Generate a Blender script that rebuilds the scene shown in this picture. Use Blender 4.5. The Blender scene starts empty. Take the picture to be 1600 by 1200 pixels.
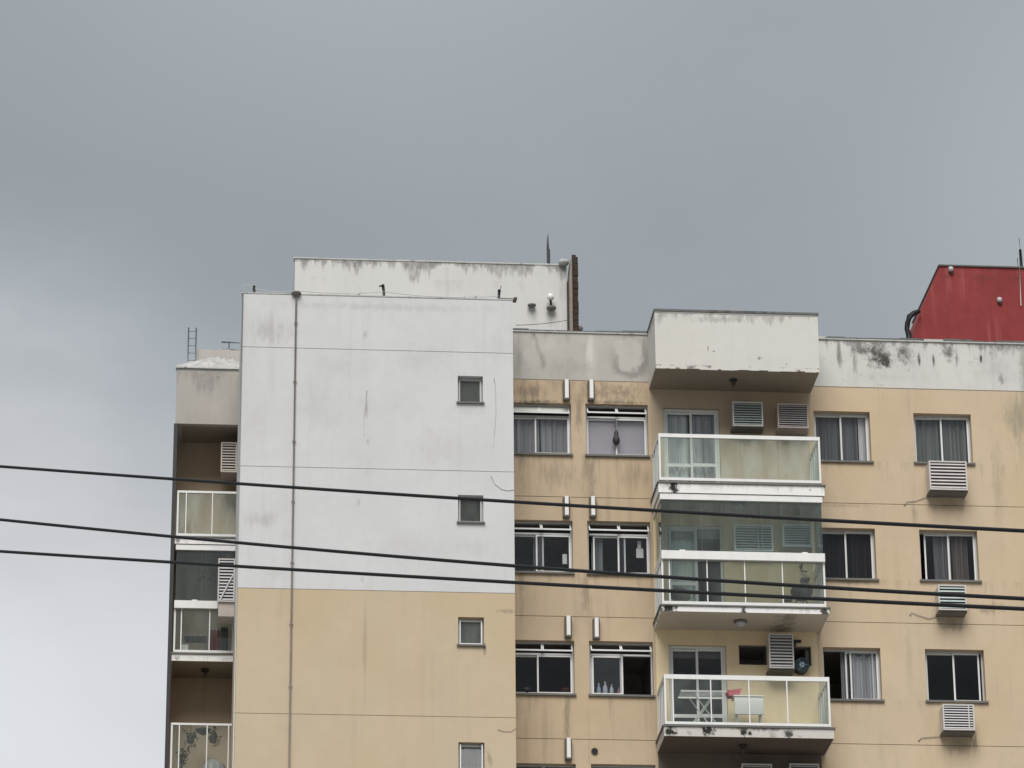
import bpy, bmesh, math, random
from mathutils import Vector, Matrix
random.seed(7)
R = math.radians
S = bpy.context.scene
COL = S.collection

# ------------------------------------------------------------------ camera
FPX = 6000.0
TH, PS, RO = R(21.91), R(4.9), R(-0.43)
fw = Vector((math.sin(PS)*math.cos(TH), math.cos(PS)*math.cos(TH), math.sin(TH)))
r0 = Vector((math.cos(PS), -math.sin(PS), 0)); u0 = r0.cross(fw)
rt = r0*math.cos(RO)+u0*math.sin(RO); up = -r0*math.sin(RO)+u0*math.cos(RO)
CAM = Vector((0, 0, 1.6))
cd = bpy.data.cameras.new('camera'); cam = bpy.data.objects.new('camera', cd); COL.objects.link(cam)
cd.sensor_width = 36; cd.lens = FPX/1600*36; cd.clip_start = 0.5; cd.clip_end = 4000
M = Matrix((rt, up, -fw)).transposed().to_4x4(); M.translation = CAM; cam.matrix_world = M
S.camera = cam

def at(px, py, Y):
    """world point on the plane y = Y seen at pixel (px, py) of the 1600 px photo"""
    d = fw*FPX+rt*(px-800)-up*(py-600)
    return CAM+d*((Y-CAM.y)/d.y)

# ------------------------------------------------------------------ world, sun, exposure
SUN_EL, SUN_AZ = 50, 10          # azimuth: degrees to the left of straight behind the camera
W = bpy.data.worlds.new('World'); S.world = W; W.use_nodes = True
nt = W.node_tree; nt.nodes.clear(); L = nt.links.new
def wn(t, **k):
    n = nt.nodes.new(t)
    for a, b in k.items(): setattr(n, a, b)
    return n
out = wn('ShaderNodeOutputWorld'); bg = wn('ShaderNodeBackground'); L(bg.outputs[0], out.inputs[0])
sky = wn('ShaderNodeTexSky', sky_type='NISHITA'); sky.sun_disc = False
sky.sun_elevation = R(SUN_EL); sky.sun_rotation = R(180+SUN_AZ); sky.dust_density = 4; sky.air_density = 1
hs = wn('ShaderNodeHueSaturation'); hs.inputs['Saturation'].default_value = .35; L(sky.outputs[0], hs.inputs['Color'])
tc = wn('ShaderNodeTexCoord')
def wmath(op, a, b=None, clamp=False):
    n = wn('ShaderNodeMath', operation=op); n.use_clamp = clamp
    for i, s in enumerate((a, b)):
        if s is None: continue
        if isinstance(s, (int, float)): n.inputs[i].default_value = s
        else: L(s, n.inputs[i])
    return n.outputs[0]
def wnoise(scale, loc, detail, rough=.5, squash=1.0):
    mp = wn('ShaderNodeMapping'); mp.inputs['Location'].default_value = loc; mp.inputs['Scale'].default_value = (1, 1, squash)
    L(tc.outputs['Generated'], mp.inputs['Vector'])
    n = wn('ShaderNodeTexNoise'); n.inputs['Scale'].default_value = scale; n.inputs['Detail'].default_value = detail
    n.inputs['Roughness'].default_value = rough; L(mp.outputs[0], n.inputs['Vector'])
    return n.outputs[0]
n1 = wnoise(5.0, (.31, .2, .65), 3.0, .45, 1.5)
n2 = wnoise(17.0, (.1, .6, .2), 4.0, .55, 1.8)
cl = wmath('ADD', wmath('MULTIPLY', n1, .75), wmath('MULTIPLY', n2, .25))
# a thin place in the cloud deck, low on the left: distance from one direction, ragged by the noise
def blob(px, py, r0_, r1_):
    d = (fw*FPX+rt*(px-800)-up*(py-600)).normalized()
    vm = wn('ShaderNodeVectorMath', operation='DISTANCE'); vm.inputs[1].default_value = d
    L(tc.outputs['Generated'], vm.inputs[0])
    dist = wmath('ADD', vm.outputs['Value'], wmath('MULTIPLY', wmath('SUBTRACT', cl, .5), .19))
    mr = wn('ShaderNodeMapRange', interpolation_type='SMOOTHERSTEP')
    mr.inputs['From Min'].default_value = r1_; mr.inputs['From Max'].default_value = r0_
    L(dist, mr.inputs['Value']); return mr.outputs[0]
b1 = blob(-120, 1420, .015, .19)
b2 = blob(1950, 350, .0, .15)
b3 = blob(600, -450, .0, .16)
val = wmath('ADD', wmath('MULTIPLY', cl, .55), .60)
val = wmath('ADD', val, wmath('MULTIPLY', b1, 1.32))
val = wmath('ADD', val, wmath('MULTIPLY', b2, .26))
val = wmath('ADD', val, wmath('MULTIPLY', b3, .24))
cr = wn('ShaderNodeValToRGB')
cr.color_ramp.elements[0].position = .0; cr.color_ramp.elements[0].color = (.80, .92, 1.0, 1)
cr.color_ramp.elements[1].position = 1.0; cr.color_ramp.elements[1].color = (.95, .975, 1.0, 1)
mrr = wn('ShaderNodeMapRange'); mrr.inputs['From Min'].default_value = .7; mrr.inputs['From Max'].default_value = 1.5
L(val, mrr.inputs['Value']); L(mrr.outputs[0], cr.inputs[0])
# overcast sky: brighter towards the zenith
sx = wn('ShaderNodeSeparateXYZ'); L(tc.outputs['Generated'], sx.inputs[0])
zen = wmath('ADD', wmath('MULTIPLY', wmath('MAXIMUM', sx.outputs['Z'], 0.0), .9), .65)
amp = wmath('MULTIPLY', wmath('MULTIPLY', val, zen), 2.02)
vm = wn('ShaderNodeVectorMath', operation='SCALE'); L(cr.outputs[0], vm.inputs[0]); L(amp, vm.inputs['Scale'])
mx = wn('ShaderNodeMix', data_type='RGBA'); mx.inputs[0].default_value = .88
L(hs.outputs[0], mx.inputs[6]); L(vm.outputs[0], mx.inputs[7]); L(mx.outputs[2], bg.inputs[0])
bg.inputs[1].default_value = .10
sl = bpy.data.lights.new('sun', 'SUN'); sl.energy = 1.5; sl.angle = R(40); sl.color = (1, .965, .92)
so = bpy.data.objects.new('sun', sl); COL.objects.link(so)
sd = Vector((-math.sin(R(SUN_AZ))*math.cos(R(SUN_EL)), -math.cos(R(SUN_AZ))*math.cos(R(SUN_EL)), math.sin(R(SUN_EL))))
so.rotation_euler = sd.to_track_quat('Z', 'Y').to_euler(); so.location = (-20, -20, 80)
S.view_settings.view_transform = 'Standard'; S.view_settings.look = 'None'
S.view_settings.exposure = 1.0; S.view_settings.gamma = 1; S.view_settings.use_curve_mapping = False
S.render.engine = 'CYCLES'
S.cycles.max_bounces = 8; S.cycles.transparent_max_bounces = 16; S.cycles.caustics_reflective = False

Y0, YB, YT, YL, YLW, YP = 80.0, 78.7, 78.5, 83.0, 84.3, 82.0      # main wall, balcony fronts, tower, left wing front and wall, penthouse
# ------------------------------------------------------------------ materials
class NB:
    def __init__(s, name):
        s.m = bpy.data.materials.new(name); s.m.use_nodes = True; s.t = s.m.node_tree; s.t.nodes.clear()
        s.out = s.n('ShaderNodeOutputMaterial')
        g = s.n('ShaderNodeNewGeometry'); s.pos = g.outputs['Position']
        x = s.n('ShaderNodeSeparateXYZ'); s.l(s.pos, x.inputs[0]); s.x, s.y, s.z = x.outputs
    def n(s, t, **k):
        n = s.t.nodes.new(t)
        for a, b in k.items(): setattr(n, a, b)
        return n
    def l(s, a, b): s.t.links.new(a, b)
    def put(s, v, i):
        if isinstance(v, bpy.types.NodeSocket): s.l(v, i)
        else: i.default_value = v
    def ma(s, op, a, b=None, c=None, clamp=False):
        n = s.n('ShaderNodeMath', operation=op); n.use_clamp = clamp
        for i, v in enumerate((a, b, c)):
            if v is not None: s.put(v, n.inputs[i])
        return n.outputs[0]
    def step(s, v, a, b, smooth=True):
        n = s.n('ShaderNodeMapRange', interpolation_type='SMOOTHSTEP' if smooth else 'LINEAR')
        s.put(v, n.inputs['Value']); n.inputs['From Min'].default_value = a; n.inputs['From Max'].default_value = b
        return n.outputs[0]
    def noise(s, sc, detail=3, rough=.55, off=(0, 0, 0)):
        if isinstance(sc, (int, float)): sc = (sc, sc, sc)
        mp = s.n('ShaderNodeMapping'); mp.inputs['Scale'].default_value = sc; mp.inputs['Location'].default_value = off
        s.l(s.pos, mp.inputs['Vector'])
        n = s.n('ShaderNodeTexNoise'); n.inputs['Scale'].default_value = 1; n.inputs['Detail'].default_value = detail
        n.inputs['Roughness'].default_value = rough; s.l(mp.outputs[0], n.inputs['Vector']); return n.outputs[0]
    def mix(s, f, a, b):
        n = s.n('ShaderNodeMix', data_type='RGBA'); s.put(f, n.inputs[0])
        s.put(a if isinstance(a, bpy.types.NodeSocket) else (*a, 1), n.inputs[6])
        s.put(b if isinstance(b, bpy.types.NodeSocket) else (*b, 1), n.inputs[7]); return n.outputs[2]
    def finish(s, col, rough=.9, bump=None, bd=.01, metal=0, spec=.3):
        p = s.n('ShaderNodeBsdfPrincipled'); s.put(col if isinstance(col, bpy.types.NodeSocket) else (*col, 1), p.inputs['Base Color'])
        s.put(rough, p.inputs['Roughness']); p.inputs['Metallic'].default_value = metal; p.inputs['Specular IOR Level'].default_value = spec
        if bump is not None:
            b = s.n('ShaderNodeBump'); b.inputs['Strength'].default_value = .6; b.inputs['Distance'].default_value = bd
            s.l(bump, b.inputs['Height']); s.l(b.outputs[0], p.inputs['Normal'])
        s.l(p.outputs[0], s.out.inputs[0]); return s.m

def plaster(name, col, mott=.10, warm=.05, streaks=(), general=.0, patches=(), mold=None, cracks=0., blots=(), dirt=(.16, .15, .13), bd=.012, off=(0, 0, 0), period=None):
    """painted render: mottled, rain streaked below given heights.
    streaks: (z of the edge the water runs from, length, amount, frequency, threshold, colour)"""
    b = NB(name)
    lo = b.noise((.7, .7, .5), 4, .55, off); hi = b.noise((4.2, 4.2, 3), 4, .6, off)
    c = b.mix(b.ma('MULTIPLY', b.step(lo, .35, .72), mott*2.0), col, tuple(v*.72 for v in col))
    c = b.mix(b.ma('MULTIPLY', b.step(hi, .42, .75), mott*1.3), c, tuple(v*.78 for v in col))
    wn_ = b.noise((.45, .45, .35), 2, .5, (off[0]+9, 3, 1))
    c = b.mix(b.ma('MULTIPLY', b.step(wn_, .40, .68), warm*5), c, (col[0]*.97, col[1]*.88, col[2]*.74))
    if general:
        g = b.noise((5.5, 5.5, .22), 5, .6, off); g2 = b.noise((.9, .9, .6), 2, .5, (off[0], 7, 2))
        c = b.mix(b.ma('MULTIPLY', b.ma('MULTIPLY', b.step(g, .48, .72), b.step(g2, .38, .62)), general), c, dirt)
    if period:                                   # drips under the sills, the same height on each floor
        z0, per, ln, amt = period
        d = b.ma('DIVIDE', b.ma('MODULO', b.ma('SUBTRACT', z0+per*4, b.z), per), ln)
        nn = b.noise((7, 7, .35), 4, .6, off)
        v = b.ma('SUBTRACT', b.ma('MULTIPLY', b.step(nn, .46, .74), 1.15), d)
        c = b.mix(b.ma('MULTIPLY', b.step(v, 0, .5), amt), c, dirt)
    for (zt, ln, amt, fx, thr, sc) in streaks:
        nn = b.noise((fx, fx, fx*.06), 5, .62, (off[0]+zt, 1, 0)); big = b.noise((1.1, 1.1, .1), 2, .5, (off[0]+zt*2, 4, 0))
        fine = b.noise((fx*2.2, fx*2.2, fx*1.1), 4, .65, (5, off[0], 0))
        d = b.ma('DIVIDE', b.ma('SUBTRACT', zt, b.z), ln)
        s = b.ma('ADD', b.ma('MULTIPLY', b.step(nn, .36, .70), .75), b.ma('MULTIPLY', b.step(big, .40, .66), .45))
        v = b.ma('SUBTRACT', b.ma('SUBTRACT', s, thr), d)
        m = b.ma('MULTIPLY', b.step(v, 0, .35), b.step(d, -.001, .02))
        m = b.ma('MULTIPLY', m, b.ma('ADD', .45, b.ma('MULTIPLY', b.step(fine, .35, .62), .55)))
        c = b.mix(b.ma('MULTIPLY', m, amt), c, sc)
    for (cx, cz, rx, rz, inside, ring, amt) in patches:
        w = b.noise((3, 3, 3), 3, .55, (cx, 0, cz))
        dx = b.ma('DIVIDE', b.ma('SUBTRACT', b.x, cx), rx); dz = b.ma('DIVIDE', b.ma('SUBTRACT', b.z, cz), rz)
        d = b.ma('ADD', b.ma('SQRT', b.ma('ADD', b.ma('MULTIPLY', dx, dx), b.ma('MULTIPLY', dz, dz))), b.ma('MULTIPLY', b.ma('SUBTRACT', w, .5), 1.3))
        rg = b.ma('MULTIPLY', b.step(d, .72, .98), b.ma('SUBTRACT', 1, b.step(d, 1.0, 1.5)))
        lowh = b.step(b.ma('ADD', dz, b.ma('MULTIPLY', dx, -.3)), 1.0, -.8)
        c = b.mix(b.ma('MULTIPLY', b.ma('SUBTRACT', 1, b.step(d, .7, 1.0)), amt*.8), c, inside)
        c = b.mix(b.ma('MULTIPLY', b.ma('MULTIPLY', rg, lowh), amt), c, ring)
    if mold:
        fx, th, amt = mold
        a = b.noise((fx, fx, fx*.8), 5, .65, off); a2 = b.noise((fx*.28, fx*.28, fx*.15), 2, .5, (3, off[0], 5))
        c = b.mix(b.ma('MULTIPLY', b.ma('MULTIPLY', b.step(a, th-.06, th+.10), b.step(a2, .42, .62)), amt), c, (.05, .048, .042))
    for (cx, cz, rx, rz, amt, sc, fx) in blots:      # grime of its own shape: mould and damp patches
        fz = abs(fx)*(1.2 if fx < 0 else (.30 if rz > rx*.5 else .8)); fx = abs(fx); nn = b.noise((fx*1.5, fx*1.5, fz), 6, .72, (cx, 2, cz))
        dx = b.ma('DIVIDE', b.ma('SUBTRACT', b.x, cx), rx); dz = b.ma('DIVIDE', b.ma('SUBTRACT', b.z, cz), rz)
        d = b.ma('SQRT', b.ma('ADD', b.ma('MULTIPLY', dx, dx), b.ma('MULTIPLY', dz, dz)))
        v = b.ma('SUBTRACT', b.ma('ADD', b.ma('MULTIPLY', b.ma('SUBTRACT', nn, .5), 3.2), .95), d)
        c = b.mix(b.ma('MULTIPLY', b.step(v, -.1, .5 if amt >= .94 else 1.05), min(1, amt*1.25)), c, sc)
    if cracks:
        q = b.noise((.55, .55, .42), 3, .6, (off[0]+2, 8, 3)); q2 = b.noise((.8, .8, .8), 1, .5, (1, off[0], 6))
        e = b.ma('ABSOLUTE', b.ma('SUBTRACT', q, .5))
        c = b.mix(b.ma('MULTIPLY', b.ma('MULTIPLY', b.step(e, .0035, .0008), b.step(q2, .5, .6)), cracks), c, (.2, .19, .19))
    bp = b.ma('ADD', b.ma('MULTIPLY', b.noise(26, 3, .5), .35), b.ma('MULTIPLY', b.noise(1.6, 2, .5), 1.6))
    return b.finish(c, .92, bp, bd)

def BL(px, py, rx, ry, Y, amt, col=(.07, .066, .06), fx=9):
    p = at(px, py, Y); return (p.x, p.z, rx/69.0, ry/64.0, amt, col, fx)
def simple(name, col, rough=.6, metal=0, var=.12, sc=3.0, spec=.3, streak=False):
    b = NB(name); n = b.noise((sc, sc, sc*(.12 if streak else 1)), 4, .6)
    c = b.mix(b.ma('MULTIPLY', b.step(n, .35, .72), var*2), col, tuple(v*.7 for v in col))
    return b.finish(c, rough, None, .01, metal, spec)

def glass(name, tint, gloss=1.0, dirt=0.0, rough=.02):
    b = NB(name)
    fr = b.n('ShaderNodeFresnel'); fr.inputs[0].default_value = 1.5
    tr = b.n('ShaderNodeBsdfTransparent'); tr.inputs[0].default_value = (*tint, 1)
    gl = b.n('ShaderNodeBsdfGlossy'); gl.inputs['Roughness'].default_value = rough; gl.inputs[0].default_value = (.95, .98, 1, 1)
    wob = b.n('ShaderNodeBump'); wob.inputs['Strength'].default_value = .12; wob.inputs['Distance'].default_value = .02
    b.l(b.noise(1.7, 1, .5), wob.inputs['Height']); b.l(wob.outputs[0], gl.inputs['Normal'])
    m = b.n('ShaderNodeMixShader'); b.l(b.ma('MULTIPLY', fr.outputs[0], gloss, clamp=True), m.inputs[0])
    b.l(tr.outputs[0], m.inputs[1]); b.l(gl.outputs[0], m.inputs[2]); sh = m.outputs[0]
    if dirt:
        df = b.n('ShaderNodeBsdfDiffuse'); df.inputs[0].default_value = (.80, .87, .79, 1)
        m2 = b.n('ShaderNodeMixShader'); b.l(b.ma('MULTIPLY', b.step(b.noise((3, 3, .8), 4, .6), .2, .8), dirt), m2.inputs[0])
        b.l(sh, m2.inputs[1]); b.l(df.outputs[0], m2.inputs[2]); sh = m2.outputs[0]
    b.l(sh, b.out.inputs[0]); return b.m

DK = (.13, .125, .115); DK2 = (.075, .073, .068); BR = (.19, .155, .12); BK = (.028, .027, .025)
m_cream = plaster('render_cream', (.565, .455, .325), .15, .07, general=.2, period=(32.22, 2.805, .75, .22), dirt=(.26, .21, .155),
                  blots=[BL(1592, 655, 26, 60, Y0, .6, (.27, .25, .19), 5), BL(1430, 805, 8, 26, Y0, .4, BR, 6), BL(1545, 950, 30, 12, Y0, .45, BR, 6), BL(1522, 1160, 7, 26, Y0, .6, (.12, .10, .08), 7),
                         BL(1480, 790, 40, 14, Y0, .35, BR, 5), BL(1490, 975, 30, 14, Y0, .4, BR, 5), BL(1500, 1165, 34, 16, Y0, .4, BR, 5), BL(1320, 790, 60, 4, Y0, .3, BR, 9), BL(1330, 910, 30, 5, Y0, .4, BR, 9), BL(1420, 1015, 8, 90, Y0, .16, BR, 4), BL(1560, 760, 12, 120, Y0, .2, BR, 4)])
m_cream_mid = plaster('render_cream_grimy_shaded', (.53, .42, .295), .20, .055, streaks=[(34.0, .9, .40, 5, .30, BR)], general=.30, period=(32.22, 2.805, 1.0, .26), dirt=(.22, .175, .13), off=(4, 0, 0),  # grime, plus shade between tower and roof box put into the colour
                      blots=[BL(830, 612, 34, 16, Y0, .6, BR, 6), BL(965, 615, 55, 18, Y0, .55, BR, 6), BL(905, 640, 10, 50, Y0, .5, BR, 6), BL(840, 628, 45, 5, Y0, .7, (.10, .085, .07), 9), BL(965, 629, 50, 4, Y0, .6, (.10, .085, .07), 9),
                             BL(815, 680, 8, 110, Y0, .5, BR, 5), BL(870, 740, 40, 30, Y0, .35, BR, 5), BL(920, 740, 16, 60, Y0, .45, BR, 5), BL(990, 745, 30, 30, Y0, .35, BR, 5), BL(915, 930, 14, 50, Y0, .45, BR, 5), BL(886, 1120, 9, 45, Y0, .6, BR, 5), BL(815, 900, 7, 90, Y0, .4, BR, 5)])
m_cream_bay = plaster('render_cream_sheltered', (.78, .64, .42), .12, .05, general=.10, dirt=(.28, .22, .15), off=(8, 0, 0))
m_bay_dark = plaster('render_brown_shaded', (.46, .375, .28), .14, .05, general=.12, dirt=(.2, .16, .12), off=(9, 0, 0))  # shade under the roof box and on the wing painted as browner wall
m_bay_low = plaster('render_deep_shade', (.16, .135, .115), .2, .05, general=.2, dirt=(.06, .055, .05), off=(10, 0, 0))  # wall under the lowest slab, its shade painted as near-black colour
m_cream_tow = plaster('render_cream_tower', (.535, .445, .32), .09, .085, general=.22, dirt=(.36, .29, .215), off=(12, 0, 0), blots=[BL(790, 955, 22, 4, YT, .4, BR, 7), BL(757, 1015, 4, 14, YT, .5, BR, 7), BL(570, 1010, 3, 110, YT, .2, BR, 3), BL(765, 1185, 5, 14, YT, .4, BR, 7)])
m_white_tow = plaster('render_white_tower', (.605, .61, .622), .095, .004, general=.30, dirt=(.47, .465, .465),
                      blots=[BL(420, 518, 44, 26, YT, .75, (.45, .44, .44), 4), BL(410, 812, 34, 16, YT, .65, (.45, .43, .44), 4), BL(660, 560, 60, 26, YT, .3, (.47, .465, .47), 4), BL(735, 855, 30, 16, YT, .3, (.46, .46, .47), 4), BL(570, 522, 5, 9, YT, .5, (.35, .34, .34), 9),
                             BL(573, 640, 3, 22, YT, .55, (.33, .32, .32), 8), BL(575, 690, 3, 8, YT, .5, (.3, .3, .3), 9), BL(560, 785, 5, 8, YT, .4, (.33, .33, .33), 9), BL(566, 905, 4, 6, YT, .4, (.33, .33, .33), 9), BL(735, 640, 30, 12, YT, .25, (.45, .45, .46), 5), BL(600, 480, 200, 8, YT, .4, (.44, .44, .44), 6), BL(500, 640, 40, 60, YT, .35, (.50, .50, .51), -2), BL(690, 700, 60, 40, YT, .35, (.50, .49, .50), -2), BL(640, 860, 70, 30, YT, .3, (.50, .49, .49), -2.5), BL(540, 570, 60, 26, YT, .35, (.51, .51, .52), -2.5), BL(400, 660, 26, 60, YT, .3, (.51, .50, .50), -2.5), BL(780, 540, 16, 40, YT, .3, (.49, .49, .49), 3), BL(425, 895, 40, 16, YT, .3, (.5, .48, .47), -3)], off=(16, 0, 0))
m_par_right = plaster('parapet_white_streaked', (.61, .605, .58), .17, .015, streaks=[(35.16, .75, .6, 5.2, .22, (.24, .235, .22)), (35.16, .22, .6, 7, -.02, DK), (34.75, .7, .4, 3, .25, (.36, .35, .33))],
                      mold=(5, .60, .45), off=(20, 0, 0), general=.35, dirt=(.38, .37, .35), blots=[BL(1345, 546, 24, 13, Y0, .7, DK, -5), BL(1372, 555, 24, 24, Y0, .8, DK2, -6), BL(1384, 563, 11, 13, Y0, .94, DK2, -8), BL(1412, 552, 17, 22, Y0, .75, DK, -6), BL(1436, 562, 3, 12, Y0, .9, DK2, 8), BL(1459, 562, 3, 12, Y0, .9, DK2, 8), BL(1483, 549, 15, 18, Y0, .7, DK, -5),
                      BL(1533, 561, 2.5, 12, Y0, .94, DK2, 9), BL(1495, 560, 4, 20, Y0, .5, DK, 7), BL(1565, 592, 8, 10, Y0, .55, DK, -6), BL(1604, 570, 17, 60, Y0, .65, (.28, .27, .245), 3), BL(1312, 556, 6, 26, Y0, .6, DK, 6), BL(1335, 565, 5, 22, Y0, .5, DK, 6), BL(1550, 575, 40, 26, Y0, .3, (.38, .375, .36), -3), BL(1400, 590, 90, 10, Y0, .2, (.42, .41, .38), -3)])
m_par_mid = plaster('parapet_grey_stained', (.47, .45, .415), .20, .05, streaks=[(35.16, 1.1, .4, 3.2, .25, (.27, .26, .24))], general=.28, dirt=(.30, .285, .26),
                    patches=[(at(984, 553, Y0).x, at(984, 553, Y0).z, .40, .44, (.52, .51, .48), (.20, .19, .175), .6)],
                    blots=[BL(834+k*4, 524+k*11, 6, 11, Y0, .5-.03*k, (.17, .165, .15), 3) for k in range(5)]+[BL(812, 555, 10, 40, Y0, .5, (.22, .21, .2), 4), BL(1006, 550, 6, 30, Y0, .5, (.24, .23, .21), 5), BL(923, 555, 9, 60, Y0, .9, (.60, .575, .52), 2.5), BL(890, 575, 70, 18, Y0, .35, (.32, .30, .275), 4), BL(855, 540, 30, 20, Y0, .4, (.54, .525, .49), -3), BL(905, 516, 100, 4, Y0, .5, (.2, .195, .18), 9)], off=(24, 0, 0))
m_roofbox = plaster('roof_box_white', (.615, .605, .575), .06, .02, streaks=[(35.18, .34, .6, 5.5, .20, (.27, .26, .25)), (33.93, .12, .8, 9, .35, (.12, .11, .10))],
                    general=.10, dirt=(.42, .41, .38), off=(28, 0, 0), blots=[BL(1187, 560, 4, 4, YB, .9, DK, 9), BL(1106, 545, 1.6, 7, YB, .8, DK, 9), BL(1115, 549, 2, 2, YB, .8, DK, 9), BL(1080, 574, 10, 4, YB, .7, DK, 9), BL(1060, 576, 5, 3, YB, .8, DK, 9), BL(1248, 579, 6, 3, YB, .8, DK, 9), BL(1125, 500, 50, 6, YB, .45, (.3, .29, .28), 8), BL(1030, 495, 8, 14, YB, .5, (.3, .29, .28), 7), BL(1229, 569, 2, 4, YB, .7, DK, 9)])
m_box_left = plaster('roof_box_grey', (.40, .38, .35), .16, .04, streaks=[(35.25, .9, .45, 4.5, .25, (.20, .19, .175))], general=.22, dirt=(.24, .225, .2), off=(33, 0, 0), blots=[BL(325, 630, 40, 26, YL, .35, (.45, .42, .39), 4), BL(342, 589, 3, 3, YL, .8, DK, 9)])
m_pent = plaster('penthouse_white', (.60, .60, .585), .09, .012, streaks=[(37.72, .62, .75, 4.6, .06, (.25, .245, .235)), (37.72, .20, .75, 7, -.15, (.22, .215, .21)), (37.3, 1.3, .22, 3.6, .35, (.36, .35, .34))], general=.3, dirt=(.44, .43, .42), off=(37, 0, 0),
                 blots=[BL(475, 412, 9, 16, YP, .6, (.27, .26, .25), 7), BL(540, 408, 8, 9, YP, .7, (.2, .195, .19), 8), BL(562, 409, 6, 11, YP, .75, (.2, .195, .19), 8), BL(585, 410, 5, 12, YP, .6, (.24, .23, .22), 8), BL(805, 416, 7, 10, YP, .6, (.25, .24, .23), 8), BL(725, 412, 5, 9, YP, .5, (.25, .24, .23), 8), BL(880, 440, 8, 60, YP, .35, (.36, .34, .31), 5), BL(832, 492, 10, 18, YP, .35, (.36, .35, .34), 5), BL(860, 497, 9, 16, YP, .4, (.36, .35, .34), 5)])
m_fascia = plaster('slab_edge_white', (.80, .79, .78), .05, .01, streaks=[(31.12, .30, .45, 7, .15, (.42, .41, .39)), (28.27, .2, .45, 7, .15, (.40, .39, .37))], off=(41, 0, -0),
                   blots=[BL(1052, 760, 9, 12, YB, .98, BK, -7), BL(1045, 951, 14, 7, YB, .96, BK, -8), BL(1162, 953, 5, 8, YB, .94, DK2, -9), BL(1288, 957, 8, 9, YB, .94, DK2, -8), BL(1266, 766, 3, 3, YB, .5, DK, -9), BL(275, 1028, 7, 5, YL, .6, (.2, .17, .16), -8), BL(278, 845, 6, 5, YL, .7, DK, -8)])
m_fascia_moldy = plaster('slab_edge_mouldy', (.58, .56, .53), .10, .03, mold=(4.5, .58, .6), off=(44, 0, -0), blots=[BL(1048, 1142, 10, 9, YB, .98, BK, -7), BL(1106, 1142, 12, 8, YB, .96, BK, -8), BL(1162, 1143, 6, 8, YB, .95, BK, -9), BL(1172, 1146, 4, 4, YB, .95, BK, -9), BL(1232, 1147, 8, 6, YB, .94, DK2, -9), BL(1190, 1139, 60, 4, YB, .7, DK, -8), BL(1078, 1146, 5, 4, YB, .7, DK, -9)])
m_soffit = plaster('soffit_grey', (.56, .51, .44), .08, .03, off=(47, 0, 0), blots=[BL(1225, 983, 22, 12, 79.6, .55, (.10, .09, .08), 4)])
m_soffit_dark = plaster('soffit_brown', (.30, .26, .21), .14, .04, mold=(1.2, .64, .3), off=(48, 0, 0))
m_soffit_low = plaster('soffit_deep_brown', (.13, .105, .09), .14, .04, off=(49, 0, 0))  # lowest slab, a much darker brown than the other soffits
m_groove_pale = simple('joint_grey', (.50, .47, .44), .95); m_groove = simple('joint_dark', (.20, .17, .14), .95)
m_coping = plaster('coping_dark', (.15, .152, .15), .3, .0, mold=(6, .52, .6), off=(50, 0, 0))
m_coping_pale = plaster('coping_pale', (.52, .52, .50), .2, .0, mold=(5, .56, .6), off=(53, 0, 0))
m_reveal = simple('window_reveal', (.26, .215, .16), .9, 0, .2)
m_sill = simple('sill_stone', (.16, .155, .145), .7, 0, .25, 9)
m_room = simple('room_dark', (.38, .37, .36), .95, 0, .2, 1.5)
m_alu = simple('white_aluminium', (.70, .71, .71), .35, 0, .08, 6, .5)
m_alu_grey = simple('grey_aluminium', (.50, .50, .50), .4, 0, .12, 6, .5)
m_seal = simple('glass_edge', (.10, .14, .13), .4)
m_rail = simple('white_rail', (.76, .76, .75), .35, 0, .12, 4, .5, True)
m_glass_win = glass('window_glass', (.97, .972, .978), .5)
m_glass_dim = glass('window_glass_dark', (.80, .80, .81), .42)
m_glass_rail = glass('rail_glass', (.955, .99, .955), .8, .20)
m_glass_clear = glass('rail_glass_clear', (.975, .995, .978), .7, .05)
m_glass_enc = glass('enclosure_glass', (.935, .985, .98), .9, .035)
m_glass_frost = glass('frosted_glass', (.25, .26, .28), 1.0, .09, .2)
m_opaque_pane = simple('painted_pane', (.52, .53, .49), .5, 0, .12, 2)
m_ac = simple('ac_white', (.56, .535, .515), .5, 0, .10, 5)
m_ac_slat = simple('ac_slat', (.58, .57, .57), .5, 0, .08, 7)
m_ac_dark = simple('ac_dark', (.10, .10, .105), .8)
m_ac_green = simple('ac_slat_greenish', (.46, .54, .51), .5, 0, .2, 6); m_ac_bright = simple('ac_slat_pale_green', (.74, .83, .81), .5, 0, .08, 6); m_ac_pink = simple('ac_slat_pinkish', (.57, .52, .515), .5, 0, .2, 6)
m_ac_beige = simple('ac_aged', (.50, .44, .39), .6, 0, .15, 5)
m_flue = simple('flue_metal_shaded', (.20, .17, .145), .6, .1, .2, 5)  # dark flue sides: their shadow is put into the metal's colour
m_black = simple('black_rubber', (.012, .012, .014), .55, 0, .1)
m_darkmetal = simple('dark_metal', (.05, .048, .05), .6, .3)
m_rust = simple('rusty_metal', (.11, .075, .055), .8, .2, .3, 14)
m_steel = simple('galvanised_steel', (.25, .28, .31), .5, .6)
m_pipe = simple('downpipe_brown', (.42, .375, .345), .7, 0, .25, 5)
m_red = plaster('red_paint', (.258, .046, .045), .42, .0, streaks=[(38.02, .9, .5, 3.0, .35, (.17, .035, .035)), (38.02, .2, .5, 6, .2, (.12, .05, .04))], general=.9, dirt=(.36, .10, .10), off=(60, 0, 0))
m_brick = plaster('weathered_brick', (.055, .036, .029), .4, .1, mold=(6, .5, .8), off=(63, 0, 0))
m_brick2 = plaster('brown_render', (.30, .265, .24), .3, .1, mold=(5, .56, .7), off=(64, 0, 0))
m_tarp = simple('white_membrane', (.50, .495, .485), .85, 0, .6, 6)
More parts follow.
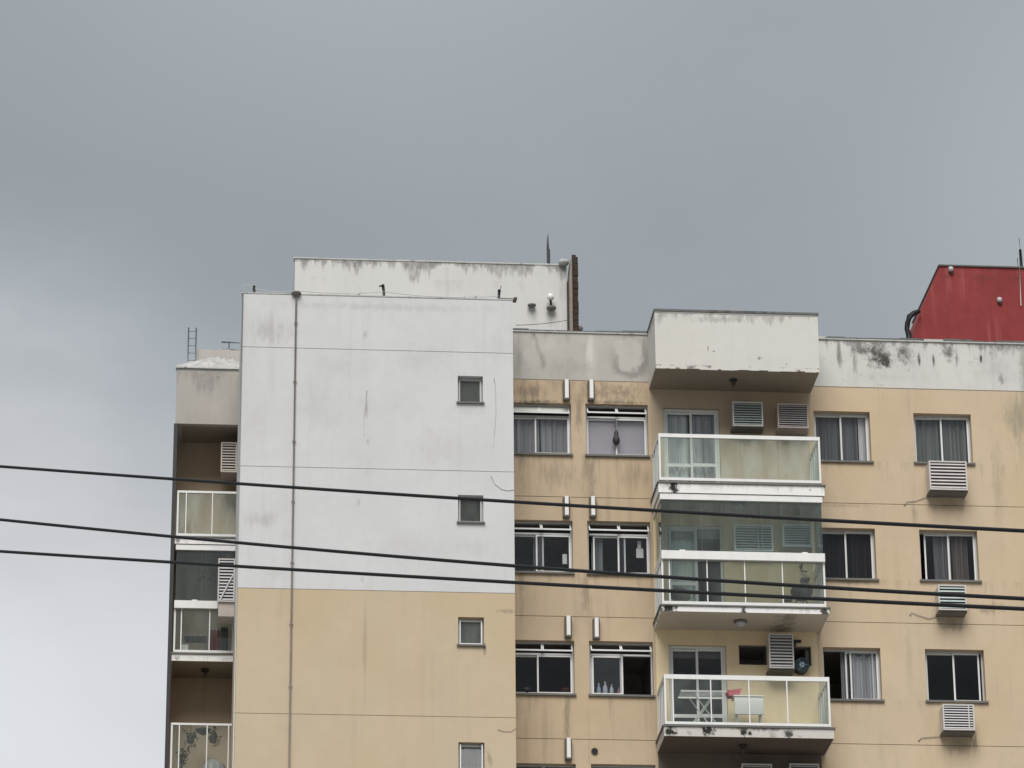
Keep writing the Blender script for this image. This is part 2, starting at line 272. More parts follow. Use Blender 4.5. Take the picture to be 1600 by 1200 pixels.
m_asphalt = simple('paving_pale', (.30, .29, .27), .9, 0, .2, .3)
m_white_plastic = simple('white_plastic', (.75, .75, .74), .4, 0, .04)

# ------------------------------------------------------------------ mesh helpers
ORG = {}
def org(o): return ORG.get(o.name, Vector((0, 0, 0))) if o else Vector((0, 0, 0))
class B:
    def __init__(s): s.v = []; s.f = []; s.sm = []
    def quad(s, a, b, c, d):
        i = len(s.v); s.v += [Vector(p) for p in (a, b, c, d)]; s.f.append((i, i+1, i+2, i+3)); s.sm.append(False); return s
    def box(s, x0, x1, y0, y1, z0, z1):
        i = len(s.v)
        for z in (z0, z1):
            for (x, y) in ((x0, y0), (x1, y0), (x1, y1), (x0, y1)): s.v.append(Vector((x, y, z)))
        for q in ((0, 3, 2, 1), (4, 5, 6, 7), (0, 1, 5, 4), (1, 2, 6, 5), (2, 3, 7, 6), (3, 0, 4, 7)):
            s.f.append(tuple(i+k for k in q)); s.sm.append(False)
        return s
    def prism(s, pts, y0, y1):
        """outline in x,z extruded along y"""
        n = len(pts); i = len(s.v)
        for y in (y0, y1):
            for (x, z) in pts: s.v.append(Vector((x, y, z)))
        s.f.append(tuple(i+k for k in range(n))); s.f.append(tuple(i+n+k for k in reversed(range(n)))); s.sm += [False]*2
        for k in range(n):
            j = (k+1) % n; s.f.append((i+k, i+n+k, i+n+j, i+j)); s.sm.append(False)
        return s
    def tube(s, pts, r, n=8, cap=True):
        pts = [Vector(p) for p in pts]; i0 = len(s.v); rs = r if isinstance(r, (list, tuple)) else [r]*len(pts)
        for k, p in enumerate(pts):
            t = (pts[min(k+1, len(pts)-1)]-pts[max(k-1, 0)]).normalized()
            a = Vector((0, 0, 1)) if abs(t.z) < .9 else Vector((0, 1, 0))
            u = t.cross(a).normalized(); w = t.cross(u)
            for q in range(n):
                an = 2*math.pi*q/n; s.v.append(p+(u*math.cos(an)+w*math.sin(an))*rs[k])
        for k in range(len(pts)-1):
            for q in range(n):
                a = i0+k*n+q; b = i0+k*n+(q+1) % n; s.f.append((a, b, b+n, a+n)); s.sm.append(True)
        if cap:
            s.f.append(tuple(i0+q for q in range(n))); s.f.append(tuple(i0+(len(pts)-1)*n+q for q in reversed(range(n)))); s.sm += [False]*2
        return s
    def lathe(s, c, prof, n=16):
        """profile of (radius, dz) turned about the vertical through c"""
        c = Vector(c); i0 = len(s.v)
        for (r, dz) in prof:
            for q in range(n):
                an = 2*math.pi*q/n; s.v.append(c+Vector((r*math.cos(an), r*math.sin(an), dz)))
        for k in range(len(prof)-1):
            for q in range(n):
                a = i0+k*n+q; b = i0+k*n+(q+1) % n; s.f.append((a, b, b+n, a+n)); s.sm.append(True)
        s.f.append(tuple(i0+q for q in reversed(range(n)))); s.f.append(tuple(i0+(len(prof)-1)*n+q for q in range(n))); s.sm += [False]*2
        return s
    def panel(s, x0, x1, z0, z1, y, t, holes=()):
        """wall piece facing -y with rectangular openings and their reveals, thickness t"""
        xs = sorted({x0, x1, *[h[0] for h in holes], *[h[1] for h in holes]}); zs = sorted({z0, z1, *[h[2] for h in holes], *[h[3] for h in holes]})
        xs = [a for a in xs if x0 <= a <= x1]; zs = [a for a in zs if z0 <= a <= z1]
        solid = {}
        for i in range(len(xs)-1):
            for j in range(len(zs)-1):
                cx, cz = (xs[i]+xs[i+1])/2, (zs[j]+zs[j+1])/2
                solid[i, j] = not any(h[0] < cx < h[1] and h[2] < cz < h[3] for h in holes)
        for (i, j), ok in solid.items():
            if not ok: continue
            a, b, c, d = xs[i], xs[i+1], zs[j], zs[j+1]
            s.quad((a, y, c), (b, y, c), (b, y, d), (a, y, d)); s.quad((b, y+t, c), (a, y+t, c), (a, y+t, d), (b, y+t, d))
            if not solid.get((i-1, j)): s.quad((a, y+t, c), (a, y, c), (a, y, d), (a, y+t, d))
            if not solid.get((i+1, j)): s.quad((b, y, c), (b, y+t, c), (b, y+t, d), (b, y, d))
            if not solid.get((i, j-1)): s.quad((a, y+t, c), (b, y+t, c), (b, y, c), (a, y, c))
            if not solid.get((i, j+1)): s.quad((a, y, d), (b, y, d), (b, y+t, d), (a, y+t, d))
        return s
    def frame(s, x0, x1, z0, z1, y0, y1, w, wb=None):
        wb = wb or w
        s.box(x0, x0+w, y0, y1, z0, z1); s.box(x1-w, x1, y0, y1, z0, z1)
        s.box(x0+w, x1-w, y0, y1, z1-w, z1); s.box(x0+w, x1-w, y0, y1, z0, z0+wb); return s
    def mesh(s, name, mat, O=Vector((0, 0, 0))):
        me = bpy.data.meshes.new(name); me.from_pydata([tuple(v-O) for v in s.v], [], s.f); me.materials.append(mat)
        me.polygons.foreach_set('use_smooth', s.sm); me.update(); return me
    def build(s, name, mat, parent=None, O=None, label=None):
        O = Vector(O) if O is not None else org(parent)
        ob = bpy.data.objects.new(name, s.mesh(name, mat, O)); COL.objects.link(ob)
        ob.parent = parent; ob.location = O-org(parent); ORG[ob.name] = O
        if label: ob['label'] = label
        return ob
def tag(o, label, cat, group=None, kind=None):
    if label: o['label'] = label
    if cat: o['category'] = cat
    if group: o['group'] = group
    if kind: o['kind'] = kind
    return o
def thing(name, loc, label, cat, group=None):
    o = bpy.data.objects.new(name, None); COL.objects.link(o); o.location = loc; o.empty_display_size = .2
    ORG[o.name] = Vector(loc); return tag(o, label, cat, group)
def inst(src, parent, O):
    """copy of a part sharing its mesh, origin moved to O"""
    c = src.copy(); COL.objects.link(c); c.parent = parent; c.location = Vector(O)-org(parent); ORG[c.name] = Vector(O); return c

# ------------------------------------------------------------------ setting
g = B().quad((-1500, -1500, 0), (1500, -1500, 0), (1500, 1500, 0), (-1500, 1500, 0)).build('ground', m_asphalt)
g['kind'] = 'structure'

# ------------------------------------------------------------------ the apartment building
J = [34.02, 31.21, 28.405, 25.60, 22.80]
FL = [0, -2.805, -5.61, -8.415]                     # floor offsets
bld = thing('apartment_building', (8, 85, 0), 'cream and white apartment block with weathered walls, glass balconies and a flat roof', 'building')
XE = 24.0
G = .007
def bands(name, mats, x0, x1, y, zs, holes=(), t=.2, groove=True):
    """one wall panel per storey, a recessed joint between"""
    for k in range(len(zs)-1):
        zt, zb = zs[k], zs[k+1]
        hs_ = [h for h in holes if zb-.01 < (h[2]+h[3])/2 < zt+.01]
        g0 = G if (groove and k > 0) else 0; g1 = G if (groove and k < len(zs)-2) else 0
        mat = mats[min(k, len(mats)-1)]
        B().panel(x0, x1, zb+g1, zt-g0, y, t, hs_).build(name, mat, bld)
        if groove and k < len(zs)-2: B().box(x0+.01, x1-.01, y+.012, y+t-.01, zb-G+.001, zb+G-.001).build('joint', m_groove_pale if name == 'tower_wall' else m_groove, bld)

# openings
WIN_R2 = [(15.985, 17.305, 32.235+d, 33.425+d) for d in FL]
WIN_R1 = [(13.700, 14.985, 32.225+d, 33.425+d) for d in FL]
WIN_K1 = [(6.60, 8.185, 32.235+d, 33.455+d) for d in FL]
WIN_K2 = [(8.515, 9.925, 32.235+d, 33.465+d) for d in FL]
WIN_T = [(5.528, 6.083, 32.83+d, 33.455+d) for d in FL]
DOOR = [(10.27, 11.55, 31.16+d, 33.41+d) for d in FL[:3]]
HOLE = [(11.83, 12.48, 27.37, 27.825), (13.03, 13.44, 27.37, 27.82)]
rows_main = [34.02, 31.21, 28.405, 25.60, 22.80, 19.99, 0]
bands('wall_panel', [m_cream_mid], 6.30, 9.99, Y0, rows_main, WIN_K1+WIN_K2)
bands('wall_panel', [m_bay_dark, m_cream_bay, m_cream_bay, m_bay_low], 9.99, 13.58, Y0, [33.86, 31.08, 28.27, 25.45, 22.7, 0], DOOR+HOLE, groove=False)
bands('wall_panel', [m_cream], 13.58, XE, Y0, rows_main, WIN_R1+WIN_R2)
bands('tower_wall', [m_white_tow, m_white_tow, m_white_tow, m_cream_tow], .745, 6.758, YT, [35.30]+rows_main, WIN_T)
# tower: flank walls and lid
B().box(.745, .945, YT+.2, 86, 0, 28.39).build('tower_side_wall', m_cream_tow, bld)
B().box(.745, .945, YT+.2, 86, 28.40, 35.30).build('tower_side_wall', m_white_tow, bld)
B().box(6.558, 6.758, YT+.2, Y0+.2, 0, 28.39).build('tower_side_wall', m_cream_tow, bld)
B().box(6.558, 6.758, YT+.2, Y0+.6, 28.40, 35.30).build('tower_side_wall', m_white_tow, bld)
B().box(.945, 6.558, YT+.2, 86, 34.9, 35.0).build('tower_roof', m_coping_pale, bld)
B().box(.73, 6.77, YT-.012, YT+.22, 35.302, 35.325).build('tower_coping', m_coping_pale, bld)
# parapets
B().panel(6.30, 9.99, 34.02+G, 35.16, Y0, .2).build('parapet', m_par_mid, bld, label='grey stained parapet between the white tower and the balcony roof box')
B().panel(13.58, XE, 34.02+G, 35.16, Y0, .2).build('parapet', m_par_right, bld, label='white parapet with black water streaks right of the balcony roof box')
for x0, x1, mm in ((6.76, 9.965, m_coping_pale), (13.66, XE, m_coping_pale)):
    B().box(x0, x1, Y0-.03, Y0+.24, 35.175, 35.20).box(x0, x1, Y0-.012, Y0+.2, 35.162, 35.174).build('coping', mm, bld)
    x = x0
    while x < x1-.05:                                       # uneven capping tiles
        w = min(random.uniform(.35, .8), x1-x)
        B().box(x+.006, x+w-.006, Y0-.015+random.uniform(-.01, .02), Y0+.22, 35.202, 35.232+random.uniform(0, .035)).build('coping_tile', m_coping if random.random() < .75 else m_coping_pale, bld)
        x += w
B().box(6.30, 9.97, Y0-.004, Y0+.15, 34.02-G, 34.02+G).build('joint', m_groove, bld)
B().box(13.6, XE, Y0-.004, Y0+.15, 34.02-G, 34.02+G).build('joint', m_groove, bld)
# roof deck and hidden flanks
B().box(6.758, XE-.2, Y0+.2, 96, 34.25, 34.4).build('roof_deck', m_coping_pale, bld)
B().box(.945, 6.758, 86, 96, 34.25, 34.4).build('roof_deck', m_coping_pale, bld)
B().box(XE-.2, XE, Y0+.2, 96, 0, 35.16).build('side_wall', m_cream, bld)
B().box(-.72, XE, 96, 96.2, 0, 35.16).build('back_wall', m_cream, bld)

# windows ---------------------------------------------------------------
def room(h, y, d=3.2, side=.35, topx=.25):
    x0, x1, z0, z1 = h; b = B(); a0, a1, c0, c1, y1 = x0-side, x1+side, z0-.8, z1+topx, y+d
    b.panel(a0, a1, c0, c1, y, .02, [h])
    b.quad((a0, y1, c0), (a1, y1, c0), (a1, y1, c1), (a0, y1, c1)); b.quad((a0, y, c1), (a1, y, c1), (a1, y1, c1), (a0, y1, c1))
    b.quad((a0, y, c0), (a1, y, c0), (a1, y1, c0), (a0, y1, c0)); b.quad((a0, y, c0), (a0, y1, c0), (a0, y1, c1), (a0, y, c1)); b.quad((a1, y, c0), (a1, y1, c0), (a1, y1, c1), (a1, y, c1))
    b.build('room', m_room, bld)
def pane(x0, x1, z0, z1, y, par, mat=None): return B().box(x0, x1, y, y+.006, z0, z1).build('pane', mat or m_glass_win, par)
def sash(x0, x1, z0, z1, y, par, w=.04, fm=None, gm=None):
    o = B().frame(x0, x1, z0, z1, y, y+.03, w).build('sash', fm or m_alu, par)
    pane(x0+w-.004, x1-w+.004, z0+w-.004, z1-w+.004, y+.012, par, gm); return o
def sill(h, y, par, over=.05, hgt=.045):
    return B().box(h[0]-over, h[1]+over, y-.055, y+.10, h[2]-hgt-.004, h[2]-.004).build('sill', m_sill, par)
def slider(h, y, mode='closed', gm=None):
    x0, x1, z0, z1 = h; f = .035; yy = y+.155
    w = B().frame(x0+.004, x1-.004, z0+.002, z1-.004, yy, yy+.085, f).build('window', m_alu_grey, bld)
    mid = (x0+x1)/2; a, b, c, d = x0+f+.004, x1-f-.004, z0+f+.002, z1-f-.004
    if mode == 'closed': L_ = (a, mid+.025); R_ = (mid-.025, b)
    elif mode == 'gap': L_ = (a+.10, mid+.06); R_ = (mid-.0, b)
    elif mode == 'open_left': L_ = (mid-.12, b-.09); R_ = (mid-.02, b)
    elif mode == 'slack': L_ = (a, mid+.03); R_ = (mid-.02, b-.045)
    sash(L_[0], L_[1], c, d, yy+.046, w, .036, m_alu, gm); sash(R_[0], R_[1], c, d, yy+.008, w, .036, m_alu, gm)
    sill(h, y, w, .04); room(h, y+.2); return w
for k in range(4):
    slider(WIN_R1[k], Y0, ('closed', 'closed', 'open_left', 'closed')[k], m_glass_dim if k in (1, 3) else None); slider(WIN_R2[k], Y0, ('closed', 'gap', 'slack', 'closed')[k], m_glass_dim if k == 2 else None)

def kitchen(h, y, tilt=.10, mode='closed', split=.5, opaque=False, gm=None):
    x0, x1, z0, z1 = h; f = .035; yy = y+.12; zt = z1-.27
    w = B().frame(x0+.004, x1-.004, z0+.002, z1-.004, yy, yy+.08, f).box(x0+f, x1-f, yy, yy+.08, zt-.03, zt+.01).build('window', m_alu_grey, bld)
    ms = x0+(x1-x0)*split
    hp = B()                                                   # top hung vents pushed out at the bottom
    for (a, b) in ((x0+f, ms-.002), (ms+.002, x1-f)):
        za, zb = z1-.05, zt+.03; yb = y+.03-tilt
        for (c, d) in ((a, a+.028), (b-.028, b)):
            hp.quad((c, yb, zb), (d, yb, zb), (d, yy-.004, za), (c, yy-.004, za)); hp.quad((c, yb+.02, zb), (c, yb, zb), (c, yy-.004, za), (c, yy+.01, za)); hp.quad((d, yb, zb), (d, yb+.02, zb), (d, yy+.01, za), (d, yy-.004, za))
        hp.box(a, b, yb-.008, yb+.016, zb-.012, zb+.022)
        q = B().quad((a+.028, yb+.004, zb), (b-.028, yb+.004, zb), (b-.028, yy, za), (a+.028, yy, za)).build('vent_pane', m_opaque_pane if opaque else m_glass_win, w)
    hp.build('vent_frame', m_alu, w)
    c, d = z0+f+.002, zt-.034; a, b = x0+f+.004, x1-f-.004; mid = (x0+x1)/2
    if mode == 'closed': P_ = [(a, mid+.02), (mid-.02, b)]
    elif mode == 'shift': P_ = [(a+.10, mid+.16), (mid-.02, b)]
    elif mode == 'right_open': P_ = [(a, mid+.02), (a+.03, mid+.05)]
    sash(*P_[0], c, d, yy+.042, w, .036, m_alu, gm); sash(*P_[1], c, d, yy+.006, w, .036, m_alu, gm)
    sill(h, y, w, .03); room(h, y+.2, 3.0, .12); return w
kitchen(WIN_K1[0], Y0, opaque=True, split=.55, tilt=.045); kitchen(WIN_K2[0], Y0)
kitchen(WIN_K1[1], Y0, split=.56, mode='shift'); kitchen(WIN_K2[1], Y0, mode='shift')
kitchen(WIN_K1[2], Y0, split=.56, tilt=.05, gm=m_glass_dim); kitchen(WIN_K2[2], Y0, mode='right_open')
kitchen(WIN_K1[3], Y0, split=.56); kitchen(WIN_K2[3], Y0)

for k, h in enumerate(WIN_T):                                   # stair windows, bottom of the pane pushed out on the lower two
    x0, x1, z0, z1 = h; yy = YT+.14
    w = B().frame(x0+.004, x1-.004, z0+.002, z1-.004, yy, yy+.06, .022).build('window', m_alu_grey, bld)
    t = (.02, .02, .05, .09)[k]; a, b, c, d = x0+.03, x1-.03, z0+.03, z1-.03
    s_ = B()
    for (p, q) in ((a, a+.030), (b-.030, b)): s_.box(p, q, yy-t-.01, yy+.02, c, d)
    s_.box(a+.030, b-.030, yy-t-.01, yy-t+.02, c, c+.030).box(a+.030, b-.030, yy-.01, yy+.02, d-.04, d)
    s_.build('sash', m_alu_grey if k < 2 else m_alu, w)
    B().quad((a+.030, yy-t+.012, c+.030), (b-.030, yy-t+.012, c+.030), (b-.030, yy+.004, d-.04), (a+.030, yy+.004, d-.04)).build('pane', m_glass_frost, w)
    sill(h, YT, w, .03, .035); room(h, YT+.2, 2.5, .2, .2)

# balconies ------------------------------------------------------------
def glazed_door(h, y, midrail=.92, fm=None, gm=None):
    x0, x1, z0, z1 = h; yy = y+.08; mid = (x0+x1)/2
    w = B().frame(x0+.004, x1-.004, z0+.002, z1-.004, yy, yy+.09, .05).build('balcony_door', fm or m_alu, bld)
    for i, (a, b) in enumerate(((x0+.056, mid+.03), (mid-.03, x1-.056))):
        q = yy+.05-.04*i; zz = z0+midrail
        B().frame(a, b, z0+.055, z1-.056, q, q+.03, .055).box(a+.055, b-.055, q, q+.03, zz-.04, zz+.04).build('door_leaf', fm or m_alu, w)
        pane(a+.05, b-.05, z0+.10, zz-.035, q+.012, w, gm); pane(a+.05, b-.05, zz+.035, z1-.105, q+.012, w, gm)
    room(h, y+.2, 3.4, .1, .25); return w
glazed_door(DOOR[0], Y0); glazed_door(DOOR[2], Y0, .66, gm=m_glass_dim)
# middle floor: left leaf shut, right half open
x0, x1, z0, z1 = DOOR[1]; yy = Y0+.08
dr = B().frame(x0+.004, x1-.004, z0+.002, z1-.004, yy, yy+.09, .05).build('balcony_door', m_alu, bld)
for a, b, q in ((x0+.056, x0+.69, yy+.05), (x0+.075, x0+.71, yy+.01)):
    B().frame(a, b, z0+.055, z1-.056, q, q+.03, .055).box(a+.055, b-.055, q, q+.03, z0+.86, z0+.94).build('door_leaf', m_alu, dr)
    pane(a+.05, b-.05, z0+.10, z0+.865, q+.012, dr, m_glass_clear); pane(a+.05, b-.05, z0+.935, z1-.105, q+.012, dr, m_glass_clear)
room(DOOR[1], Y0+.2, 3.4, .1, .25)
for h in HOLE: 
    B().frame(h[0]+.003, h[1]-.003, h[2]+.003, h[3]-.003, Y0+.06, Y0+.2, .02).build('wall_sleeve', m_sill, bld); room(h, Y0+.2, 1.0, .02, .05)

XL, XR = 9.965, 13.655
# roof box over the top balcony
bx = B().panel(XL, XR, 33.872, 35.18, YB, .15).build('roof_box', m_roofbox, bld, label='white box-shaped balcony roof with dirty chipped lower edge')
B().box(XL, XL+.15, YB+.15, Y0+.0, 33.872, 35.18).build('side_panel', m_roofbox, bx); B().box(XR-.15, XR, YB+.15, Y0, 33.872, 35.18).build('side_panel', m_roofbox, bx)
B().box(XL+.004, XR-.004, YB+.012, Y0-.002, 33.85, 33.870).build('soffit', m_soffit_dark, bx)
B().box(XL+.15, XR-.15, YB+.15, Y0, 34.35, 34.42).build('roof_sheet', m_coping_pale, bx)
B().box(XL-.02, XR+.02, YB-.025, YB+.19, 35.215, 35.268).box(XL-.02, XL+.19, YB+.19, Y0+.15, 35.215, 35.268).box(XR-.19, XR+.02, YB+.19, Y0+.15, 35.215, 35.268).build('coping', m_coping, bx)
B().box(XL-.005, XR+.005, YB-.008, YB+.17, 35.182, 35.213).box(XL-.005, XL+.17, YB+.17, Y0+.1, 35.182, 35.213).box(XR-.17, XR+.005, YB+.17, Y0+.1, 35.182, 35.213).build('coping_base', m_coping_pale, bx)
ch = B()                                                       # ragged render along the lower arris
x = XL
while x < XR-.02:
    w = min(random.uniform(.06, .3), XR-x); ch.box(x, x+w, YB-.003, YB+.010, 33.845-random.choice((.0, .006, .012, .02)), 33.874); x += w
ch.build('ragged_edge', m_roofbox, bx)

def balcony(zt, zb, ftop, fmat, smat, rail_top, rail_h, bot0, bot1, posts, enclosed=None, big=False, gmat=None, x0=XL, x1=XR, yf=YB, yw=Y0, returns=True, drip=True):
    r0_, r1_ = x0+.03, x1-.05; yr = yf+.05
    sl_ = B().box(x0+.02, x1-.02, yf+.02, yw-.002, zb+.006, zt).build('balcony', smat, bld)
    B().box(x0, x1, yf, yf+.018, zb, ftop).box(x0, x0+.018, yf+.019, yw-.003, zb, ftop).box(x1-.018, x1, yf+.019, yw-.003, zb, ftop).build('fascia', fmat, sl_)
    if drip: B().box(x0-.03, x1+.03, yf-.03, yw-.004, ftop+.002, ftop+.034).build('drip_edge', m_sill, sl_)
    # rails
    hd = .10 if big else .05
    hr = B().box(r0_, r1_, yr-(.07 if big else 0), yr+hd, rail_top-rail_h, rail_top)
    if big: hr.v[-4].z = hr.v[-4].z
    if returns: hr.box(r0_, r0_+.05, yr+hd+.001, yw-.003, rail_top-rail_h, rail_top).box(r1_-.05, r1_, yr+hd+.001, yw-.003, rail_top-rail_h, rail_top)
    hr.build('handrail', m_rail, sl_)
    br = B().box(r0_, r1_, yr, yr+.045, bot0, bot1)
    if returns: br.box(r0_, r0_+.045, yr+.046, yw-.003, bot0, bot1).box(r1_-.045, r1_, yr+.046, yw-.003, bot0, bot1)
    br.build('bottom_rail', m_rail, sl_)
    lo, hi = bot1+.001, rail_top-rail_h-.001
    xs = [r0_+.0]+list(posts)+[r1_]
    for i, x in enumerate(xs):
        if posts_solid or i in (0, len(xs)-1):
            pw = .042 if i in (0, len(xs)-1) else .026; a = min(max(x-pw/2, r0_), r1_-pw); B().box(a, a+pw, yr+.003, yr+.042, lo, hi).build('post', m_rail, sl_)
    for i in range(len(xs)-1):
        B().box(xs[i]+(.024 if posts_solid or i == 0 else .006), xs[i+1]-(.024 if posts_solid or i == len(xs)-2 else .006), yr+.018, yr+.026, lo, hi).build('glass_panel', gmat or m_glass_rail, sl_)
    if returns:
        ym = (yr+yw)/2
        for x in (r0_+.004, r1_-.046):
            for q in (yr+(yw-yr)*.3, ym, yr+(yw-yr)*.76, yw-.06): B().box(x, x+.04, q, q+.04, lo, hi).build('post', m_rail, sl_)
            q0 = yr+.05
            for q in (yr+(yw-yr)*.3, ym, yr+(yw-yr)*.76, yw-.06): B().box(x+.016, x+.024, q0, q-.004, lo, hi).build('glass_panel', m_glass_rail, sl_); q0 = q+.044
    if enclosed:
        t0, t1, n = enclosed                                   # head track, then frameless folding panes
        tk = B().box(r0_, r1_, yr-.03, yr+.06, t0, t1)
        if returns: tk.box(r0_, r0_+.06, yr+.061, yw-.003, t0, t1).box(r1_-.06, r1_, yr+.061, yw-.003, t0, t1)
        tk.build('head_track', m_rail, sl_)
        e = (r1_-r0_-.06)/n
        for i in range(n): B().box(r0_+.03+e*i+.004, r0_+.03+e*(i+1)-.004, yr+.02, yr+.028, rail_top+.002, t0-.002).build('folding_pane', m_glass_enc, sl_)
        for i in range(n+1): B().box(r0_+.03+e*i-.0035, r0_+.03+e*i+.0035, yr+.017, yr+.031, rail_top+.002, t0-.002).build('pane_seal', m_seal, sl_)
        if returns:
            for x in (r0_+.02, r1_-.028):
                for i in range(3):
                    d = (yw-yr-.1)/3; B().box(x, x+.008, yr+.05+d*i+.004, yr+.05+d*(i+1)-.004, rail_top+.002, t0-.002).build('folding_pane', m_glass_enc, sl_)
        for fx in (.13, .88):
            x = r0_+(r1_-r0_)*fx; B().box(x-.06, x+.06, yr-.03, yr+.05, rail_top+.002, rail_top+.035).build('pane_latch', m_rail, sl_)
    return sl_
posts_solid = False
P4 = [XL+.03+.83*k+.17 for k in range(1, 4)]
balcony(31.14, 30.89, 31.11, m_fascia, m_soffit, 32.30, .085, 31.20, 31.265, P4)
posts_solid = True
P5 = [10.17, 11.0, 11.83, 12.66]
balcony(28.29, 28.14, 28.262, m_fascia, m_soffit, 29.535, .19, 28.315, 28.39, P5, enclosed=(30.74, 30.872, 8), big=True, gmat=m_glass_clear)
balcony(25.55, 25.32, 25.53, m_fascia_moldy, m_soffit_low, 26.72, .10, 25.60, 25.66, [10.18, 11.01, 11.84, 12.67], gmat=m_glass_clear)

# left wing, set back behind the tower -----------------------------------
LX0, LX1 = -.70, 2.95
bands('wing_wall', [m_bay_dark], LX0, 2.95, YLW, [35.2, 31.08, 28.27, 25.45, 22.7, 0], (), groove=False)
B().box(LX0, LX0+.2, YLW+.2, 96, 0, 35.2).build('wing_side_wall', m_cream_mid, bld)
B().box(LX0+.2, 2.95, YLW+.2, 90, 35.0, 35.1).build('wing_roof', m_coping_pale, bld)
lb = B().panel(LX0, LX1, 33.92, 35.30, YL, .15).build('roof_box', m_box_left, bld, label='grey stained balcony roof box on the set-back left wing')
B().box(LX0, LX0+.15, YL+.15, YLW, 33.92, 35.30).build('side_panel', m_box_left, lb)
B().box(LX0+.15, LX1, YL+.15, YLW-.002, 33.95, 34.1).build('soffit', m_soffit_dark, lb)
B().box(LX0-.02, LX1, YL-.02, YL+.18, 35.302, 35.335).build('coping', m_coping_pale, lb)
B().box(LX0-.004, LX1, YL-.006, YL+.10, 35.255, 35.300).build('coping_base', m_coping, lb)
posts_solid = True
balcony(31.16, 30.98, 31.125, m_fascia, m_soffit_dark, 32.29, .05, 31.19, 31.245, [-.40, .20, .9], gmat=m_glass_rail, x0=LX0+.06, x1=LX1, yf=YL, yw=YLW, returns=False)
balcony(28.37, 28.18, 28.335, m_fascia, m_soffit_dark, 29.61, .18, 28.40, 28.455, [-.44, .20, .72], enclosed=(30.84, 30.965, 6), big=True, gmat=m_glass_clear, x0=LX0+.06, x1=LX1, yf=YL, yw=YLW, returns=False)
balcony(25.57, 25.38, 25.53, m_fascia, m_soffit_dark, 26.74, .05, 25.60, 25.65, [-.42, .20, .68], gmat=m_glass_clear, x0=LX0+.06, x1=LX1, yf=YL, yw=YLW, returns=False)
B().box(LX0-.03, LX0+.055, YL-.02, YL+.10, 0, 33.91).build('corner_post', m_darkmetal, bld)
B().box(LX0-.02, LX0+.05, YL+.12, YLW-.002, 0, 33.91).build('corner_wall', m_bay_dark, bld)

# penthouse ----------------------------------------------------------------
PX0, PX1 = 1.98, 8.33
pt = B().panel(PX0, PX1, 34.4, 37.72, YP, .2).build('penthouse', m_pent, bld, label='white rooftop block with black drips under its top edge')
B().box(PX0, PX0+.2, YP+.2, 88, 34.4, 37.72).build('penthouse_side_wall', m_pent, pt); B().box(PX1-.2, PX1, YP+.2, 88, 34.4, 37.72).build('penthouse_side_wall', m_pent, pt)
B().box(PX0, PX1, 88, 88.2, 34.4, 37.72).build('penthouse_back_wall', m_pent, pt)
B().box(PX0+.2, PX1-.2, YP+.2, 88, 37.3, 37.4).build('penthouse_roof', m_coping_pale, pt)
cp = B(); x = PX0-.03
while x < PX1:
    w = min(random.uniform(.5, 1.1), PX1-x); cp.box(x, x+w, YP-.02+random.uniform(-.004, .008), YP+.22, 37.722, 37.745+random.uniform(0, .018)); x += w
cp.build('coping', m_coping_pale, pt)
B().box(8.335, 8.365, YP-.06, YP+.3, 34.4, 37.30).build('end_flashing', m_darkmetal, pt)
B().prism([(8.368, 34.4), (8.43, 34.4), (8.43, 37.84), (8.41, 37.80), (8.368, 37.32)], YP-.30, YP+.3).build('end_wall', m_brick2, pt)
bf = B().box(8.432, 8.52, YP-.31, YP+.4, 34.9, 37.87).build('brick_pier', m_brick, pt)
B().tube([(8.55, YP-.25, 34.4), (8.55, YP-.25, 36.6), (8.55, YP-.25, 37.84)], .022, 8).build('pier_pipe', m_brick2, pt)
B().lathe((8.60, YP-.25, 36.02), [(.03, -.07), (.07, -.03), (.07, .04), (.03, .07)], 10).build('pipe_elbow', m_sill, pt)
for k in range(21):                                              # broken brick courses up the pier
    z = 34.45+k*.16; B().box(8.456+random.uniform(0, .01), 8.60+random.uniform(-.055, -.03), YP-.33-random.uniform(0, .02), YP+.12, z, z+.145).build('brick', m_brick, pt)
B().lathe((8.26, YP-.08, 37.72), [(.02, -.02), (.11, .0), (.13, .05), (.10, .10), (.03, .12)], 12).build('cement_cap', m_tarp, pt)

# downpipe on the tower ------------------------------------------------------
dp = B().tube([(1.935, YT-.045, 0), (1.935, YT-.045, 35.26)], .019, 10).build('downpipe', m_pipe, bld, label='thin brown downpipe running down the white tower')
B().lathe((1.935, YT-.045, 35.24), [(.034, -.02), (.05, .02), (.105, .06), (.11, .085)], 14).build('rain_head', m_sill, dp)
for k in range(7): B().box(1.90, 1.97, YT-.05, YT-.002, 34.6-k*1.4, 34.63-k*1.4).build('pipe_clip', m_pipe, dp)
B().tube([(.752, YT-.02, 20), (.752, YT-.02, 35.3)], .014, 6).build('conductor_strip', m_alu_grey, bld)

